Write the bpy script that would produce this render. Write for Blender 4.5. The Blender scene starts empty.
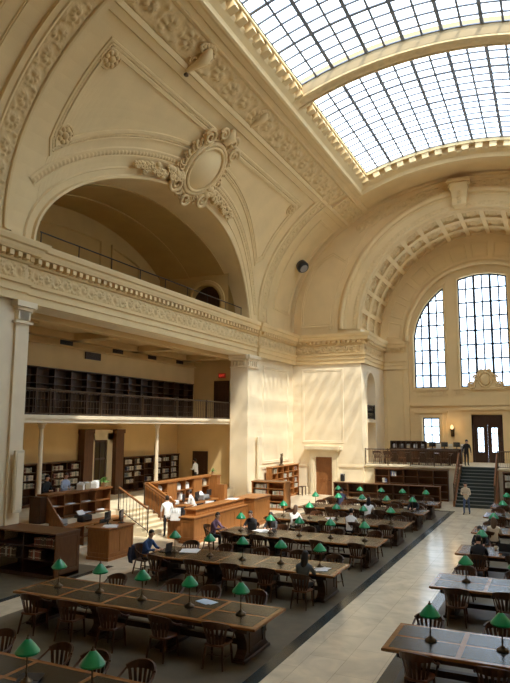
import bpy, math, random
from math import sin, cos, pi, radians, sqrt, atan2, hypot, floor
from mathutils import Vector, Matrix
from mathutils import noise as mnoise
from mathutils.geometry import tessellate_polygon

RND = random.Random(11)
SC = bpy.context.scene
COL = SC.collection

# ------------------------------------------------------------------ mesh builder
class MB:
    def __init__(s):
        s.v = []; s.f = []; s.mi = []; s.sm = []
    def add(s, vs, fs, mat=0, sm=False):
        o = len(s.v); s.v.extend([tuple(p) for p in vs])
        for f in fs:
            s.f.append(tuple(o + i for i in f)); s.mi.append(mat); s.sm.append(sm)
    def hexa(s, p, mat=0):
        s.add(p, [(0, 3, 2, 1), (4, 5, 6, 7), (0, 1, 5, 4), (1, 2, 6, 5), (2, 3, 7, 6), (3, 0, 4, 7)], mat)
    def box(s, x0, x1, y0, y1, z0, z1, mat=0):
        s.hexa([(x0, y0, z0), (x1, y0, z0), (x1, y1, z0), (x0, y1, z0), (x0, y0, z1), (x1, y0, z1), (x1, y1, z1), (x0, y1, z1)], mat)
    def cbox(s, x0, x1, y0, y1, z0, z1, b=.01, mat=0):
        # box with chamfered vertical and top edges
        def ring(i, z):
            return [(x0 + i + b, y0 + i, z), (x1 - i - b, y0 + i, z), (x1 - i, y0 + i + b, z), (x1 - i, y1 - i - b, z), (x1 - i - b, y1 - i, z), (x0 + i + b, y1 - i, z), (x0 + i, y1 - i - b, z), (x0 + i, y0 + i + b, z)]
        rows = [ring(b, z0), ring(0, z0 + b), ring(0, z1 - b), ring(b, z1)]
        s.rings(rows, mat, True)
    def rings(s, rows, mat=0, caps=True, sm=False):
        n = len(rows[0]); vs = [p for r in rows for p in r]; fs = []
        for i in range(len(rows) - 1):
            for j in range(n):
                k = (j + 1) % n
                fs.append((i * n + j, i * n + k, (i + 1) * n + k, (i + 1) * n + j))
        s.add(vs, fs, mat, sm)
        if caps:
            s.add(rows[0], [tuple(reversed(range(n)))], mat)
            s.add(rows[-1], [tuple(range(n))], mat)
    def grid(s, rows, mat=0, sm=True):
        n = len(rows[0]); vs = [p for r in rows for p in r]
        s.add(vs, [(i * n + j, i * n + j + 1, (i + 1) * n + j + 1, (i + 1) * n + j) for i in range(len(rows) - 1) for j in range(n - 1)], mat, sm)
    def tube(s, pts, rad, n=8, mat=0, caps=True, sm=True, flat=None):
        pts = [Vector(p) for p in pts]
        if not isinstance(rad, (list, tuple)): rad = [rad] * len(pts)
        rows = []; up = None
        for i, p in enumerate(pts):
            t = (pts[min(i + 1, len(pts) - 1)] - pts[max(i - 1, 0)]).normalized()
            if up is None:
                up = Vector((0, 0, 1)) if abs(t.z) < .9 else Vector((0, 1, 0))
            a = t.cross(up).normalized(); b = a.cross(t).normalized(); up = b
            fb = flat if flat else 1
            rows.append([p + a * (rad[i] * cos(2 * pi * k / n)) + b * (rad[i] * fb * sin(2 * pi * k / n)) for k in range(n)])
        s.rings(rows, mat, caps, sm)
    def lathe(s, prof, n=16, c=(0, 0, 0), mat=0, sm=True):
        rows = [[(c[0] + r * cos(2 * pi * k / n), c[1] + r * sin(2 * pi * k / n), c[2] + z) for k in range(n)] for r, z in prof]
        s.rings(rows, mat, True, sm)
    def ball(s, c, rx, ry, rz, n=10, m=6, mat=0, lo=-90, hi=90):
        rows = []
        for i in range(m + 1):
            a = radians(lo + (hi - lo) * i / m)
            rr = max(cos(a), .02)
            rows.append([(c[0] + rx * rr * cos(2 * pi * k / n), c[1] + ry * rr * sin(2 * pi * k / n), c[2] + rz * sin(a)) for k in range(n)])
        s.rings(rows, mat, True, True)
    def prism(s, poly, fn, d0, d1, mat=0):
        # poly: 2-D outline, fn(a,b,d) -> 3-D
        n = len(poly)
        s.add([fn(a, b, d0) for a, b in poly] + [fn(a, b, d1) for a, b in poly],
              [tuple(range(n)), tuple(range(2 * n - 1, n - 1, -1))] + [(i, (i + 1) % n, n + (i + 1) % n, n + i) for i in range(n)], mat)
    def build(s, name, mats, parent=None, loc=None):
        me = bpy.data.meshes.new(name)
        me.from_pydata(s.v, [], s.f)
        if not isinstance(mats, (list, tuple)): mats = [mats]
        for m in mats: me.materials.append(m)
        me.polygons.foreach_set('material_index', s.mi)
        me.polygons.foreach_set('use_smooth', s.sm)
        me.update()
        o = bpy.data.objects.new(name, me); COL.objects.link(o)
        if parent: o.parent = parent
        if loc: o.location = loc
        return o

def tag(o, label, cat, group=None, kind=None):
    o['label'] = label; o['category'] = cat
    if group: o['group'] = group
    if kind: o['kind'] = kind
    return o
def empty(name, loc=(0, 0, 0), rz=0):
    o = bpy.data.objects.new(name, None); COL.objects.link(o)
    o.location = loc; o.rotation_euler = (0, 0, rz); o.empty_display_size = .1
    return o
KIDS = {}
def kids(o):
    return KIDS.get(o.name, [])
def reg(o):
    # remember the tree of a prototype
    KIDS[o.name] = [c for c in o.children]
    for c in o.children: KIDS[c.name] = [d for d in c.children]
    return o
def copy_tree(o, parent=None):
    c = o.copy(); COL.objects.link(c)
    if parent: c.parent = parent
    for ch in kids(o): copy_tree(ch, c)
    return c
def struct(o, label=None, cat='structure'):
    o['kind'] = 'structure'
    if label: o['label'] = label; o['category'] = cat
    return o
ORD = ['first', 'second', 'third', 'fourth', 'fifth', 'sixth', 'seventh', 'eighth', 'ninth', 'tenth', 'eleventh', 'twelfth', 'thirteenth', 'fourteenth', 'fifteenth', 'sixteenth']

# ------------------------------------------------------------------ materials
def nodes(name):
    m = bpy.data.materials.new(name); m.use_nodes = True
    nt = m.node_tree; b = nt.nodes['Principled BSDF']
    return m, nt, b
def mat(name, col, rough=.6, metal=0, noise=0, scale=6, bump=0, bscale=30, spec=.5, coat=0, stretch=None):
    m, nt, b = nodes(name)
    b.inputs['Base Color'].default_value = (*col, 1)
    b.inputs['Roughness'].default_value = rough; b.inputs['Metallic'].default_value = metal
    b.inputs['Specular IOR Level'].default_value = spec
    if coat: b.inputs['Coat Weight'].default_value = coat; b.inputs['Coat Roughness'].default_value = .15
    tc = nt.nodes.new('ShaderNodeTexCoord')
    src = tc.outputs['Object']
    if stretch:
        mp = nt.nodes.new('ShaderNodeMapping'); mp.inputs['Scale'].default_value = stretch
        nt.links.new(src, mp.inputs['Vector']); src = mp.outputs['Vector']
    if noise:
        n = nt.nodes.new('ShaderNodeTexNoise'); n.inputs['Scale'].default_value = scale; n.inputs['Detail'].default_value = 5
        nt.links.new(src, n.inputs['Vector'])
        r = nt.nodes.new('ShaderNodeValToRGB')
        r.color_ramp.elements[0].position = .3; r.color_ramp.elements[1].position = .72
        r.color_ramp.elements[0].color = (*[c * (1 - noise) for c in col], 1)
        r.color_ramp.elements[1].color = (*[min(1, c * (1 + noise * .6)) for c in col], 1)
        nt.links.new(n.outputs['Fac'], r.inputs['Fac']); nt.links.new(r.outputs['Color'], b.inputs['Base Color'])
    if bump:
        n2 = nt.nodes.new('ShaderNodeTexNoise'); n2.inputs['Scale'].default_value = bscale; n2.inputs['Detail'].default_value = 3
        nt.links.new(src, n2.inputs['Vector'])
        bp = nt.nodes.new('ShaderNodeBump'); bp.inputs['Strength'].default_value = bump; bp.inputs['Distance'].default_value = .05
        nt.links.new(n2.outputs['Fac'], bp.inputs['Height']); nt.links.new(bp.outputs['Normal'], b.inputs['Normal'])
    return m

M = {}
M['plaster'] = mat('cream_plaster', (.77, .585, .31), .8, noise=.07, scale=.7, bump=.08, bscale=25, spec=.2)
M['ornament'] = mat('cream_ornament_plaster', (.75, .56, .29), .8, noise=.1, scale=3, bump=.35, bscale=9, spec=.2)
M['white_plaster'] = mat('pale_painted_plaster', (.82, .70, .495), .8, noise=.06, scale=1, spec=.2)
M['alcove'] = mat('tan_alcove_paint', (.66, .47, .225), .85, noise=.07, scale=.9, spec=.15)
M['beam'] = mat('darkened_beam_plaster', (.42, .31, .17), .75, noise=.06, scale=1, spec=.2)  # plaster darkened in colour to hold down skylight glare on the beam sides
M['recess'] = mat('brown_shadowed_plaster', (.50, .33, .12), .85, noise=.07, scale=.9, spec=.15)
M['stone'] = mat('pale_stone', (.72, .62, .43), .6, noise=.1, scale=2, spec=.3)
M['oak'] = mat('oak_wood', (.24, .095, .03), .42, noise=.3, scale=5, spec=.4, stretch=(6, 6, .6))
M['oakdesk'] = mat('golden_oak', (.36, .145, .04), .42, noise=.22, scale=4, spec=.4, stretch=(4, 4, .7))
M['walnut'] = mat('dark_walnut', (.06, .025, .011), .4, noise=.3, scale=5, spec=.4, stretch=(5, 5, .6))
M['oakdark'] = mat('brown_oak', (.12, .048, .017), .42, noise=.3, scale=5, spec=.4, stretch=(6, 6, .6))
M['shelfwood'] = mat('dark_oak_shelving', (.09, .038, .016), .5, noise=.3, scale=4, spec=.3)
M['chairwood'] = mat('chair_oak', (.075, .029, .011), .38, noise=.25, scale=8, spec=.45, stretch=(3, 3, .5))
M['seatwood'] = mat('chair_seat_oak', (.14, .055, .02), .38, noise=.25, scale=8, spec=.45, stretch=(1, 5, 3))
M['tablewood'] = mat('table_top_oak', (.27, .115, .038), .22, noise=.25, scale=6, spec=.45, stretch=(.6, 5, 5))
M['tableleg'] = mat('table_base_oak', (.05, .022, .009), .45, noise=.3, scale=5, spec=.4, stretch=(4, 4, .6))
M['leather'] = mat('black_leather_inset', (.014, .0135, .011), .27, noise=.2, scale=12, spec=.5, bump=.05, bscale=90)
M['green'] = mat('green_enamel', (.004, .27, .10), .28, spec=.5, coat=.3)
M['bronze'] = mat('dark_bronze', (.11, .075, .04), .4, metal=.8, noise=.2, scale=20)
M['iron'] = mat('black_iron', (.022, .019, .016), .5, metal=.3)
M['rail'] = mat('bronze_railing', (.10, .062, .035), .45, metal=.5)
M['black'] = mat('black_plastic', (.018, .018, .02), .45)
M['grey'] = mat('grey_plastic', (.30, .30, .30), .5)
M['white'] = mat('white_paper', (.82, .82, .80), .7, noise=.05, scale=9)
M['bluepaper'] = mat('pale_blue_paper', (.55, .70, .85), .7)
M['red'] = mat('red_sign', (.55, .05, .03), .5)
M['skin'] = mat('skin', (.55, .32, .22), .55)
M['tread'] = mat('dark_stair_carpet', (.035, .045, .04), .9, noise=.2, scale=20)
M['nosing'] = mat('grey_stair_nosing', (.16, .17, .15), .7)
M['muntin'] = mat('dark_window_bar', (.035, .04, .055), .5)
M['lightbar'] = mat('grey_blue_glazing_bar', (.17, .19, .23), .5)
M['leaf'] = mat('leaf_green', (.09, .22, .04), .55, noise=.3, scale=15)
M['screen'] = mat('dark_screen', (.02, .025, .03), .15)
M['vent'] = mat('dark_grille', (.03, .022, .015), .7)
M['pages'] = mat('book_pages', (.72, .66, .52), .8)
M['cork'] = mat('grey_cork_floor', (.135, .112, .074), .5, noise=.18, scale=3, spec=.35)
M['border'] = mat('green_black_marble', (.032, .045, .047), .25, noise=.4, scale=3, spec=.5)
M['doorglassdark'] = mat('dark_door_glass', (.05, .035, .012), .15)

def marble():
    m, nt, b = nodes('cream_marble_tiles')
    tc = nt.nodes.new('ShaderNodeTexCoord')
    br = nt.nodes.new('ShaderNodeTexBrick'); br.inputs['Scale'].default_value = 1
    br.inputs['Brick Width'].default_value = 1.5; br.inputs['Row Height'].default_value = .78
    br.inputs['Mortar Size'].default_value = .006; br.offset = .5
    br.inputs['Color1'].default_value = (.78, .69, .52, 1); br.inputs['Color2'].default_value = (.72, .63, .47, 1)
    br.inputs['Mortar'].default_value = (.52, .45, .34, 1)
    mp = nt.nodes.new('ShaderNodeMapping'); mp.inputs['Rotation'].default_value = (0, 0, radians(90)); mp.inputs['Location'].default_value = (.3, .2, 0)
    nt.links.new(tc.outputs['Object'], mp.inputs['Vector']); nt.links.new(mp.outputs['Vector'], br.inputs['Vector'])
    n = nt.nodes.new('ShaderNodeTexNoise'); n.inputs['Scale'].default_value = 1.3; n.inputs['Detail'].default_value = 8; n.inputs['Distortion'].default_value = 1.2
    nt.links.new(tc.outputs['Object'], n.inputs['Vector'])
    r = nt.nodes.new('ShaderNodeValToRGB'); r.color_ramp.elements[0].position = .3; r.color_ramp.elements[0].color = (.80, .80, .80, 1); r.color_ramp.elements[1].position = .7; r.color_ramp.elements[1].color = (1.1, 1.08, 1.04, 1)
    nt.links.new(n.outputs['Fac'], r.inputs['Fac'])
    mx = nt.nodes.new('ShaderNodeMix'); mx.data_type = 'RGBA'; mx.blend_type = 'MULTIPLY'; mx.inputs[0].default_value = 1
    nt.links.new(br.outputs['Color'], mx.inputs[6]); nt.links.new(r.outputs['Color'], mx.inputs[7])
    nt.links.new(mx.outputs[2], b.inputs['Base Color'])
    b.inputs['Roughness'].default_value = .17; b.inputs['Specular IOR Level'].default_value = .5
    return m
M['marble'] = marble()

def glass(name, tint, gl=.06):
    m = bpy.data.materials.new(name); m.use_nodes = True; nt = m.node_tree; nt.nodes.clear()
    out = nt.nodes.new('ShaderNodeOutputMaterial'); mx = nt.nodes.new('ShaderNodeMixShader'); mx.inputs[0].default_value = gl
    t = nt.nodes.new('ShaderNodeBsdfTransparent'); t.inputs['Color'].default_value = (*tint, 1)
    g = nt.nodes.new('ShaderNodeBsdfGlossy'); g.inputs['Roughness'].default_value = .1
    nt.links.new(t.outputs[0], mx.inputs[1]); nt.links.new(g.outputs[0], mx.inputs[2]); nt.links.new(mx.outputs[0], out.inputs['Surface'])
    return m
M['glass'] = glass('clear_window_glass', (.93, .95, .97))
M['skyglass'] = glass('skylight_glass', (.90, .93, .97), .03)
def emit(name, col, st):
    m = bpy.data.materials.new(name); m.use_nodes = True; nt = m.node_tree; nt.nodes.clear()
    out = nt.nodes.new('ShaderNodeOutputMaterial'); e = nt.nodes.new('ShaderNodeEmission')
    e.inputs['Color'].default_value = (*col, 1); e.inputs['Strength'].default_value = st
    nt.links.new(e.outputs[0], out.inputs['Surface']); return m
M['bulb'] = emit('lit_frosted_shade', (1, .62, .25), 1.6)
M['exit'] = emit('lit_exit_letters', (1, .08, .04), .5)

# ------------------------------------------------------------------ vault mapping (developable barrel)
XC, A, B, Z0 = -4.3, 12.6, 9.4, 12.0
XL, XR = XC - A, XC + A              # side wall planes
NT = 1800
TH = [radians(-8 + 196 * i / NT) for i in range(NT + 1)]
LEN = [0.0]
for i in range(NT):
    t = (TH[i] + TH[i + 1]) / 2
    LEN.append(LEN[-1] + (TH[i + 1] - TH[i]) * sqrt((A * sin(t)) ** 2 + (B * cos(t)) ** 2))
def v_of(deg):
    x = (deg + 8) / 196 * NT; i = max(0, min(NT - 1, int(x)))
    return LEN[i] + (LEN[i + 1] - LEN[i]) * (x - i)
def th_of(v):
    lo, hi = 0, NT
    while hi - lo > 1:
        m = (lo + hi) // 2
        if LEN[m] <= v: lo = m
        else: hi = m
    return TH[lo] + (TH[hi] - TH[lo]) * (v - LEN[lo]) / (LEN[hi] - LEN[lo])
def v_of_z(z):
    return v_of(math.degrees(math.asin((z - Z0) / B)))
def V(u, v, h):                      # u along hall, v arc length, h inward offset
    t = th_of(v); nx, nz = cos(t) / A, -sin(t) / B
    l = hypot(nx, nz)
    return (XC - A * cos(t) + h * nx / l, u, Z0 + B * sin(t) + h * nz / l)
def MLEFT(u, v, h): return (XL + h, u, v)
YT = 42.0                            # transverse wall plane
def MTRANS(u, v, h): return (u, YT - h, v)
YE = 48.6
def MEND(u, v, h): return (u, YE - h, v)

def resample(path, step, closed=False):
    pts = path + [path[0]] if closed else path
    out = []
    for a, b in zip(pts[:-1], pts[1:]):
        n = max(1, int(hypot(b[0] - a[0], b[1] - a[1]) / step + .5))
        out += [(a[0] + (b[0] - a[0]) * i / n, a[1] + (b[1] - a[1]) * i / n) for i in range(n)]
    if not closed: out.append(path[-1])
    return out
def normals(path, closed):
    n = len(path); out = []
    for i in range(n):
        if closed: a, b, c = path[i - 1], path[i], path[(i + 1) % n]
        else: a, b, c = path[max(i - 1, 0)], path[i], path[min(i + 1, n - 1)]
        def nn(p, q):
            dx, dy = q[0] - p[0], q[1] - p[1]; l = hypot(dx, dy)
            return (-dy / l, dx / l) if l > 1e-9 else None
        n1, n2 = nn(a, b), nn(b, c)
        n1 = n1 or n2; n2 = n2 or n1
        mx, my = n1[0] + n2[0], n1[1] + n2[1]; l = hypot(mx, my) or 1
        mx, my = mx / l, my / l
        k = 1 / max(.4, mx * n1[0] + my * n1[1])
        out.append((mx * k, my * k))
    return out
def sweep(mb, mp, path, prof, closed=False, step=.4, mat=0, sm=False):
    p = resample(path, step, closed); nr = normals(p, closed)
    rows = [[mp(q[0] + n[0] * d, q[1] + n[1] * d, h) for d, h in prof] for q, n in zip(p, nr)]
    if closed: rows.append(rows[0])
    mb.grid(rows, mat, sm)
def relief(mb, mp, path, w0, w1, hf, ds=.07, nt=14, base=.0, amp=.1, closed=False, mat=0, s0=0):
    p = resample(path, ds, closed); nr = normals(p, closed); W = abs(w1 - w0)
    rows = []; s = s0
    for i, (q, n) in enumerate(zip(p, nr)):
        if i: s += hypot(q[0] - p[i - 1][0], q[1] - p[i - 1][1])
        row = []
        for j in range(nt + 1):
            t = j / nt; d = w0 + (w1 - w0) * t
            e = min(1, min(t, 1 - t) * 8)
            row.append(mp(q[0] + n[0] * d, q[1] + n[1] * d, base + amp * e * hf(s / W, t * 2 - 1)))
        rows.append(row)
    if closed: rows.append(rows[0])
    mb.grid(rows, mat, True)
def rinceau(s, t):
    k = floor(s / 1.05); c = (s / 1.05 - k - .5); sg = 1 if k % 2 else -1
    x, y = c * 2, (t + .1 * sg) * 1.0
    r = hypot(x, y); a = atan2(y * sg, x)
    nz = .5 + .5 * mnoise.noise(Vector((s * 3.3, t * 3.0, .5)))
    if r < .24: return .75 + .22 * cos(a * 6) * r / .24 - .25 * (r / .24) ** 3
    sp = cos(a - r * 6.4 + .8)
    leaf = .65 + .35 * cos(a * 9 + r * 5)
    h = (.5 + .5 * sp) ** 1.6 * leaf if r < 1.02 else .45 * nz + .35 * max(0, cos(s * 11 + t * 6) * cos(t * 7))
    return max(.05, h * .8 + .2 * nz)
def meander(s, t):
    return max(0, cos(s * 6.28)) * (1 - t * t) + .25 * (abs(t) > .75)
def eggs(s, t):
    c = (s % 1) - .5; return max(0, 1 - (c * c * 5.5 + t * t * 1.1)) ** .5
def mapbox(mb, mp, u0, u1, v0, v1, h0, h1, nu=1, nv=1, mat=0):
    def row(u, h): return [mp(u, v0 + (v1 - v0) * j / nv, h) for j in range(nv + 1)]
    us = [u0 + (u1 - u0) * i / nu for i in range(nu + 1)]
    mb.grid([row(us[0], h0)] + [row(u, h1) for u in us] + [row(us[-1], h0)], mat, False)
    for vv in (v0, v1):
        mb.grid([[mp(u, vv, h0), mp(u, vv, h1)] for u in us], mat, False)
def polywall(mb, mp, outer, holes=(), h=0, reveal=0, mat=0, rmat=None):
    loops = [outer] + list(holes)
    flat = [p for l in loops for p in l]
    tris = tessellate_polygon([[Vector((a, b, 0)) for a, b in l] for l in loops])
    mb.add([mp(a, b, h) for a, b in flat], [tuple(t) for t in tris], mat)
    if reveal:
        for l in holes:
            mb.grid([[mp(a, b, h), mp(a, b, h - reveal)] for a, b in l + [l[0]]], mat if rmat is None else rmat, False)
def arc(cx, cy, r, a0, a1, n): return [(cx + r * cos(radians(a0 + (a1 - a0) * i / n)), cy + r * sin(radians(a0 + (a1 - a0) * i / n))) for i in range(n + 1)]
def rect(a0, a1, b0, b1): return [(a0, b0), (a1, b0), (a1, b1), (a0, b1)]
def framed(mb, mp, a0, a1, b0, b1, w=.16, h=.05, base=0, mat=0):
    # raised moulding frame with sunken centre line
    sweep(mb, mp, rect(a0, a1, b0, b1), [(0, base), (0.02, base + h), (w * .4, base + h), (w * .5, base + h * .4), (w * .8, base + h * .8), (w, base)], True, 1.0, mat)

# ------------------------------------------------------------------ SETTING: floor
mb = MB()
mb.add([(-16.9, -4, 0), (8.3, -4, 0), (8.3, 42.5, 0), (-16.9, 42.5, 0)], [(0, 1, 2, 3)], 0)
def slab(x0, x1, y0, y1, z, m): mb.add([(x0, y0, z), (x1, y0, z), (x1, y1, z), (x0, y1, z)], [(0, 1, 2, 3)], m)
slab(-12.75, -5.52, -3, 37.25, .004, 1); slab(-2.98, 5.5, -3, 37.25, .004, 1)
slab(-5.52, -5.24, -3, 37.5, .005, 2); slab(-3.25, -2.97, -3, 37.5, .005, 2)
slab(-12.75, -5.52, 37.22, 37.5, .005, 2)
slab(-16.9, -14.0, 12.0, 17.6, .004, 1); slab(-14.0, -13.75, 12.0, 17.85, .005, 2)
mb.box(-16.91, 8.31, -4, 42.5, -.3, -.002, 0)
struct(mb.build('floor', [M['marble'], M['cork'], M['border']]), 'cream marble tile floor with dark bordered cork under the tables', 'floor')

# ------------------------------------------------------------------ SETTING: barrel vault shell with the lunette opening
LY, LHW, LZ0, LR = 25.45, 8.95, 11.2, 4.85           # lunette arch in the (y, z) plane
def lun_z(y):
    d = (y - LY) / LHW
    return LZ0 + LR * sqrt(max(0, 1 - d * d))
YB, YF = -4.0, YT
SKU0, SKU1, SKD = 13.7, 38.6, 59.0
SV0, SV1 = v_of(SKD), v_of(180 - SKD)
vb = v_of(-5)
mb = MB()
cols = [YB + i * (LY - LHW - YB) / 16 for i in range(17)]
cols += [LY - LHW * cos(pi * i / 48) for i in range(1, 48)]
cols += [LY + LHW + i * (YF - LY - LHW) / 8 for i in range(9)]
rows = []
for y in cols:
    v0 = v_of_z(lun_z(y)) if abs(y - LY) < LHW else vb
    rows.append([V(y, v0 + (SV0 - v0) * j / 20, 0) for j in range(21)])
mb.grid(rows, 0, False)
VM = v_of(90) * 2
rows = []
for y in cols:
    v1 = VM - (v_of_z(lun_z(y)) if abs(y - LY) < LHW else vb)
    rows.append([V(y, SV1 + (v1 - SV1) * j / 20, 0) for j in range(21)])
mb.grid(rows, 0, False)
ys_ = [LY - LHW * cos(pi * i / 48) for i in range(49)]
mb.grid([[V(y, VM - v_of_z(lun_z(y)), 0), (XR + .9, y, lun_z(y))] for y in ys_], 0, False)
for ya, yb in ((YB, SKU0), (SKU1, YF)):
    mb.grid([[V(ya + (yb - ya) * i / 4, SV0 + (SV1 - SV0) * j / 30, 0) for j in range(31)] for i in range(5)], 0, False)
struct(mb.build('ceiling', [M['plaster']]), 'cream plaster barrel vault over the reading room', 'ceiling')

# lunette edge path in developed plane (from near jamb over the apex to far jamb)
LP = [(LY - LHW, vb)] + [(LY - LHW * cos(pi * i / 60), v_of_z(LZ0 + LR * sin(pi * i / 60))) for i in range(1, 60)] + [(LY + LHW, vb)]
ntrim = [0]
def trim(mb, label, mats=None):
    ntrim[0] += 1
    return struct(mb.build('trim_%d' % ntrim[0], mats or [M['plaster'], M['ornament'], M['beam']]), label, 'moulding')

# archivolt of the lunette: white edge roll, cove, bead ring
mb = MB()
sweep(mb, V, LP, [(0, 0), (0, .10), (.04, .16), (.14, .16), (.18, .06), (.42, .04), (.46, .08), (.52, .02)], False, .3, 0)
LPB = [(LY - (LHW + 1.25) * cos(pi * i / 60), v_of_z(LZ0 + (LR + .95) * sin(pi * i / 60)) if 0 < i < 60 else vb) for i in range(8, 59)]
sweep(mb, V, LPB, [(-.24, 0), (-.22, .05), (-.12, .05), (-.1, .02)], False, .3, 0)
relief(mb, V, LPB, -.1, .1, eggs, .05, 6, .02, .06, mat=1)
sweep(mb, V, LPB, [(.1, .02), (.12, .06), (.2, .06), (.24, .0)], False, .3, 0)
trim(mb, 'egg moulding ring around the great side arch')

# transverse ribs with rinceau relief, and the long frieze beside the skylight
mb = MB()
def rib(u0, u1, relief_h=.06):
    vt = v_of(52)
    c = (u0 + u1) / 2; w = (u1 - u0) / 2
    # raised slab sides + edge rolls
    path = [(c, v_of(-3)), (c, vt)]
    sweep(mb, V, path, [(-w - .35, 0), (-w - .33, .12), (-w - .1, .12), (-w - .06, .17), (-w + .02, .15), (-w + .05, .08)], False, .35, 0)
    sweep(mb, V, path, [(w - .05, .08), (w - .02, .15), (w + .06, .17), (w + .1, .12), (w + .33, .12), (w + .35, 0)], False, .35, 0)
    relief(mb, V, path, -w + .05, w - .05, rinceau, .045, 20, .06, .14, mat=1)
rib(14.15, 15.05); rib(36.25, 37.1); rib(11.2, 11.9)
vlo, vhi = v_of(49.4), v_of(55.6)
for s in (1, -1):
    vm = v_of(90) * 2
    pth = [(YB, (vlo + vhi) / 2), (YF, (vlo + vhi) / 2)]
    if s < 0: pth = [(YB, vm - (vlo + vhi) / 2), (YF, vm - (vlo + vhi) / 2)]
    w = (vhi - vlo) / 2
    sweep(mb, V, pth, [(-w - .55, 0), (-w - .5, .1), (-w - .2, .1), (-w - .15, .18), (-w, .12), (-w + .03, .06)], False, .8, 0)
    sweep(mb, V, pth, [(w - .03, .06), (w, .12), (w + .1, .18), (w + .16, .1), (w + .4, .1), (w + .45, 0)], False, .8, 0)
    if s > 0:
        relief(mb, V, [(6, (vlo + vhi) / 2), (37.2, (vlo + vhi) / 2)], -w + .03, w - .03, rinceau, .055, 28, .04, .2, mat=1)
        relief(mb, V, [(38.1, (vlo + vhi) / 2), (41.6, (vlo + vhi) / 2)], -w + .03, w - .03, rinceau, .055, 28, .04, .2, mat=1)
        mapbox(mb, V, 37.2, 37.35, vlo, vhi, 0, .16); mapbox(mb, V, 37.95, 38.1, vlo, vhi, 0, .16)
trim(mb, 'deep scrolling leaf frieze and ribs on the vault')

# spandrel panels
mb = MB()
pv = v_of(43.2)
def spandrel(mbx):
    # outline: along top, down the ribs, and over the arch (offset ellipse)
    def ell(i): return (LY - (LHW + 1.75) * cos(radians(i)), v_of_z(LZ0 + (LR + 1.5) * sin(radians(i))))
    left = [(16.35, pv), (16.35, v_of(20))]
    low = [ell(a) for a in range(34, 147, 4)]
    low = [p for p in low if 16.35 < p[0] < 35.0]
    right = [(35.0, v_of(20)), (35.0, pv)]
    return left + low + right
sp = spandrel(mb)
sweep(mb, V, sp, [(.35, 0), (.33, .07), (.2, .07), (.17, .03)], True, .4, 0)
relief(mb, V, sp, .17, .05, eggs, .06, 5, .02, .045, True, mat=1)
sweep(mb, V, sp, [(.05, .03), (.03, .06), (-.05, .05), (-.07, 0)], True, .4, 0)
# corner rosettes
for u, v in ((16.85, pv - .55), (34.5, pv - .55), (16.85, v_of(20) + .35)):
    for k in range(8):
        a = 2 * pi * k / 8
        c = V(u + .24 * cos(a), v + .24 * sin(a), .05); mb.ball(c, .11, .11, .11, 7, 5, 1)
    mb.ball(V(u, v, .08), .15, .15, .15, 9, 6, 1)
    sweep(mb, V, [(u + .42 * cos(2 * pi * k / 20), v + .42 * sin(2 * pi * k / 20)) for k in range(20)], [(-.05, 0), (-.03, .06), (.03, .06), (.05, 0)], True, .5, 1)
# panels between far rib and transverse wall
framed(mb, V, 38.4, 41.2, v_of(4), v_of(44), .22, .06)
framed(mb, V, 12.35, 13.1, v_of(4), v_of(44), .15, .05)
trim(mb, 'bead moulded panel frames on the vault')

# ------------------------------------------------------------------ entablature (left wall)
ENT = [(9.10, .0), (9.10, .10), (9.38, .10), (9.40, .16), (9.66, .16), (9.68, .24), (9.80, .26), (9.82, .10)]      # (z, projection)
COR = [(10.42, .10), (10.44, .2), (10.50, .24), (10.50, .16), (10.72, .18), (10.74, .42), (10.86, .48), (10.96, .5), (11.0, .58), (11.16, .64), (11.2, .64), (11.22, -.2)]
def ent_run(mbx, plan, dent=True, rel=True):
    # plan: polyline in XY, outward side = right-hand... offset along normals() of the polyline
    nr = normals(plan, False)
    def P(i, d, z): return (plan[i][0] + nr[i][0] * d, plan[i][1] + nr[i][1] * d, z)
    for prof in (ENT, COR):
        mbx.grid([[P(i, d, z) for z, d in prof] for i in range(len(plan))], 0, False)
    mbx.grid([[P(i, .10, 9.82), P(i, .10, 10.42)] for i in range(len(plan))], 0, False)
    for a, b in zip(plan[:-1], plan[1:]):
        L = hypot(b[0] - a[0], b[1] - a[1])
        if L < .5: continue
        tx, ty = (b[0] - a[0]) / L, (b[1] - a[1]) / L; nx, ny = -ty, tx
        if dent:
            n = int(L / .36)
            for k in range(n):
                c = (k + .5) * L / n
                x, y = a[0] + tx * c, a[1] + ty * c
                def q(s, d, z): return (x + tx * s + nx * d, y + ty * s + ny * d, z)
                mbx.hexa([q(-.09, .16, 10.52), q(.09, .16, 10.52), q(.09, .38, 10.55), q(-.09, .38, 10.55), q(-.09, .16, 10.72), q(.09, .16, 10.72), q(.09, .38, 10.72), q(-.09, .38, 10.72)], 0)
        if rel:
            def mp(u, v, h): return (a[0] + tx * u + nx * (.10 + h), a[1] + ty * u + ny * (.10 + h), v)
            relief(mbx, mp, [(.05, 10.12), (L - .05, 10.12)], -.29, .29, lambda s_, t_: rinceau(s_ * 1.2, t_), .04, 14, .012, .13, mat=1)
mb = MB()
PJ = .16
# outward is +x on the left wall: travelling toward -y gives left-normal = +x
left_plan = [(XL + PJ, 42.0), (XL + PJ, 35.75), (XL, 35.75), (XL, 16.0), (XL + PJ, 16.0), (XL + PJ, YB)]
full_plan = [(-11.8, 48.4), (-11.8, 43.2), (-11.8 + PJ, 43.2), (-11.8 + PJ, 42.0)] + left_plan
ent_run(mb, full_plan)
ent_run(mb, [(-9.95, 48.2), (-11.8, 48.2)], rel=False)
# mirrored run on the right side of the hall
rp = [(XR, YB), (XR, 42.0), (3.2, 42.0), (3.2, 48.4)]
ent_run(mb, rp, rel=False)
trim(mb, 'dentilled cornice and leaf frieze running round the hall')

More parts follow.
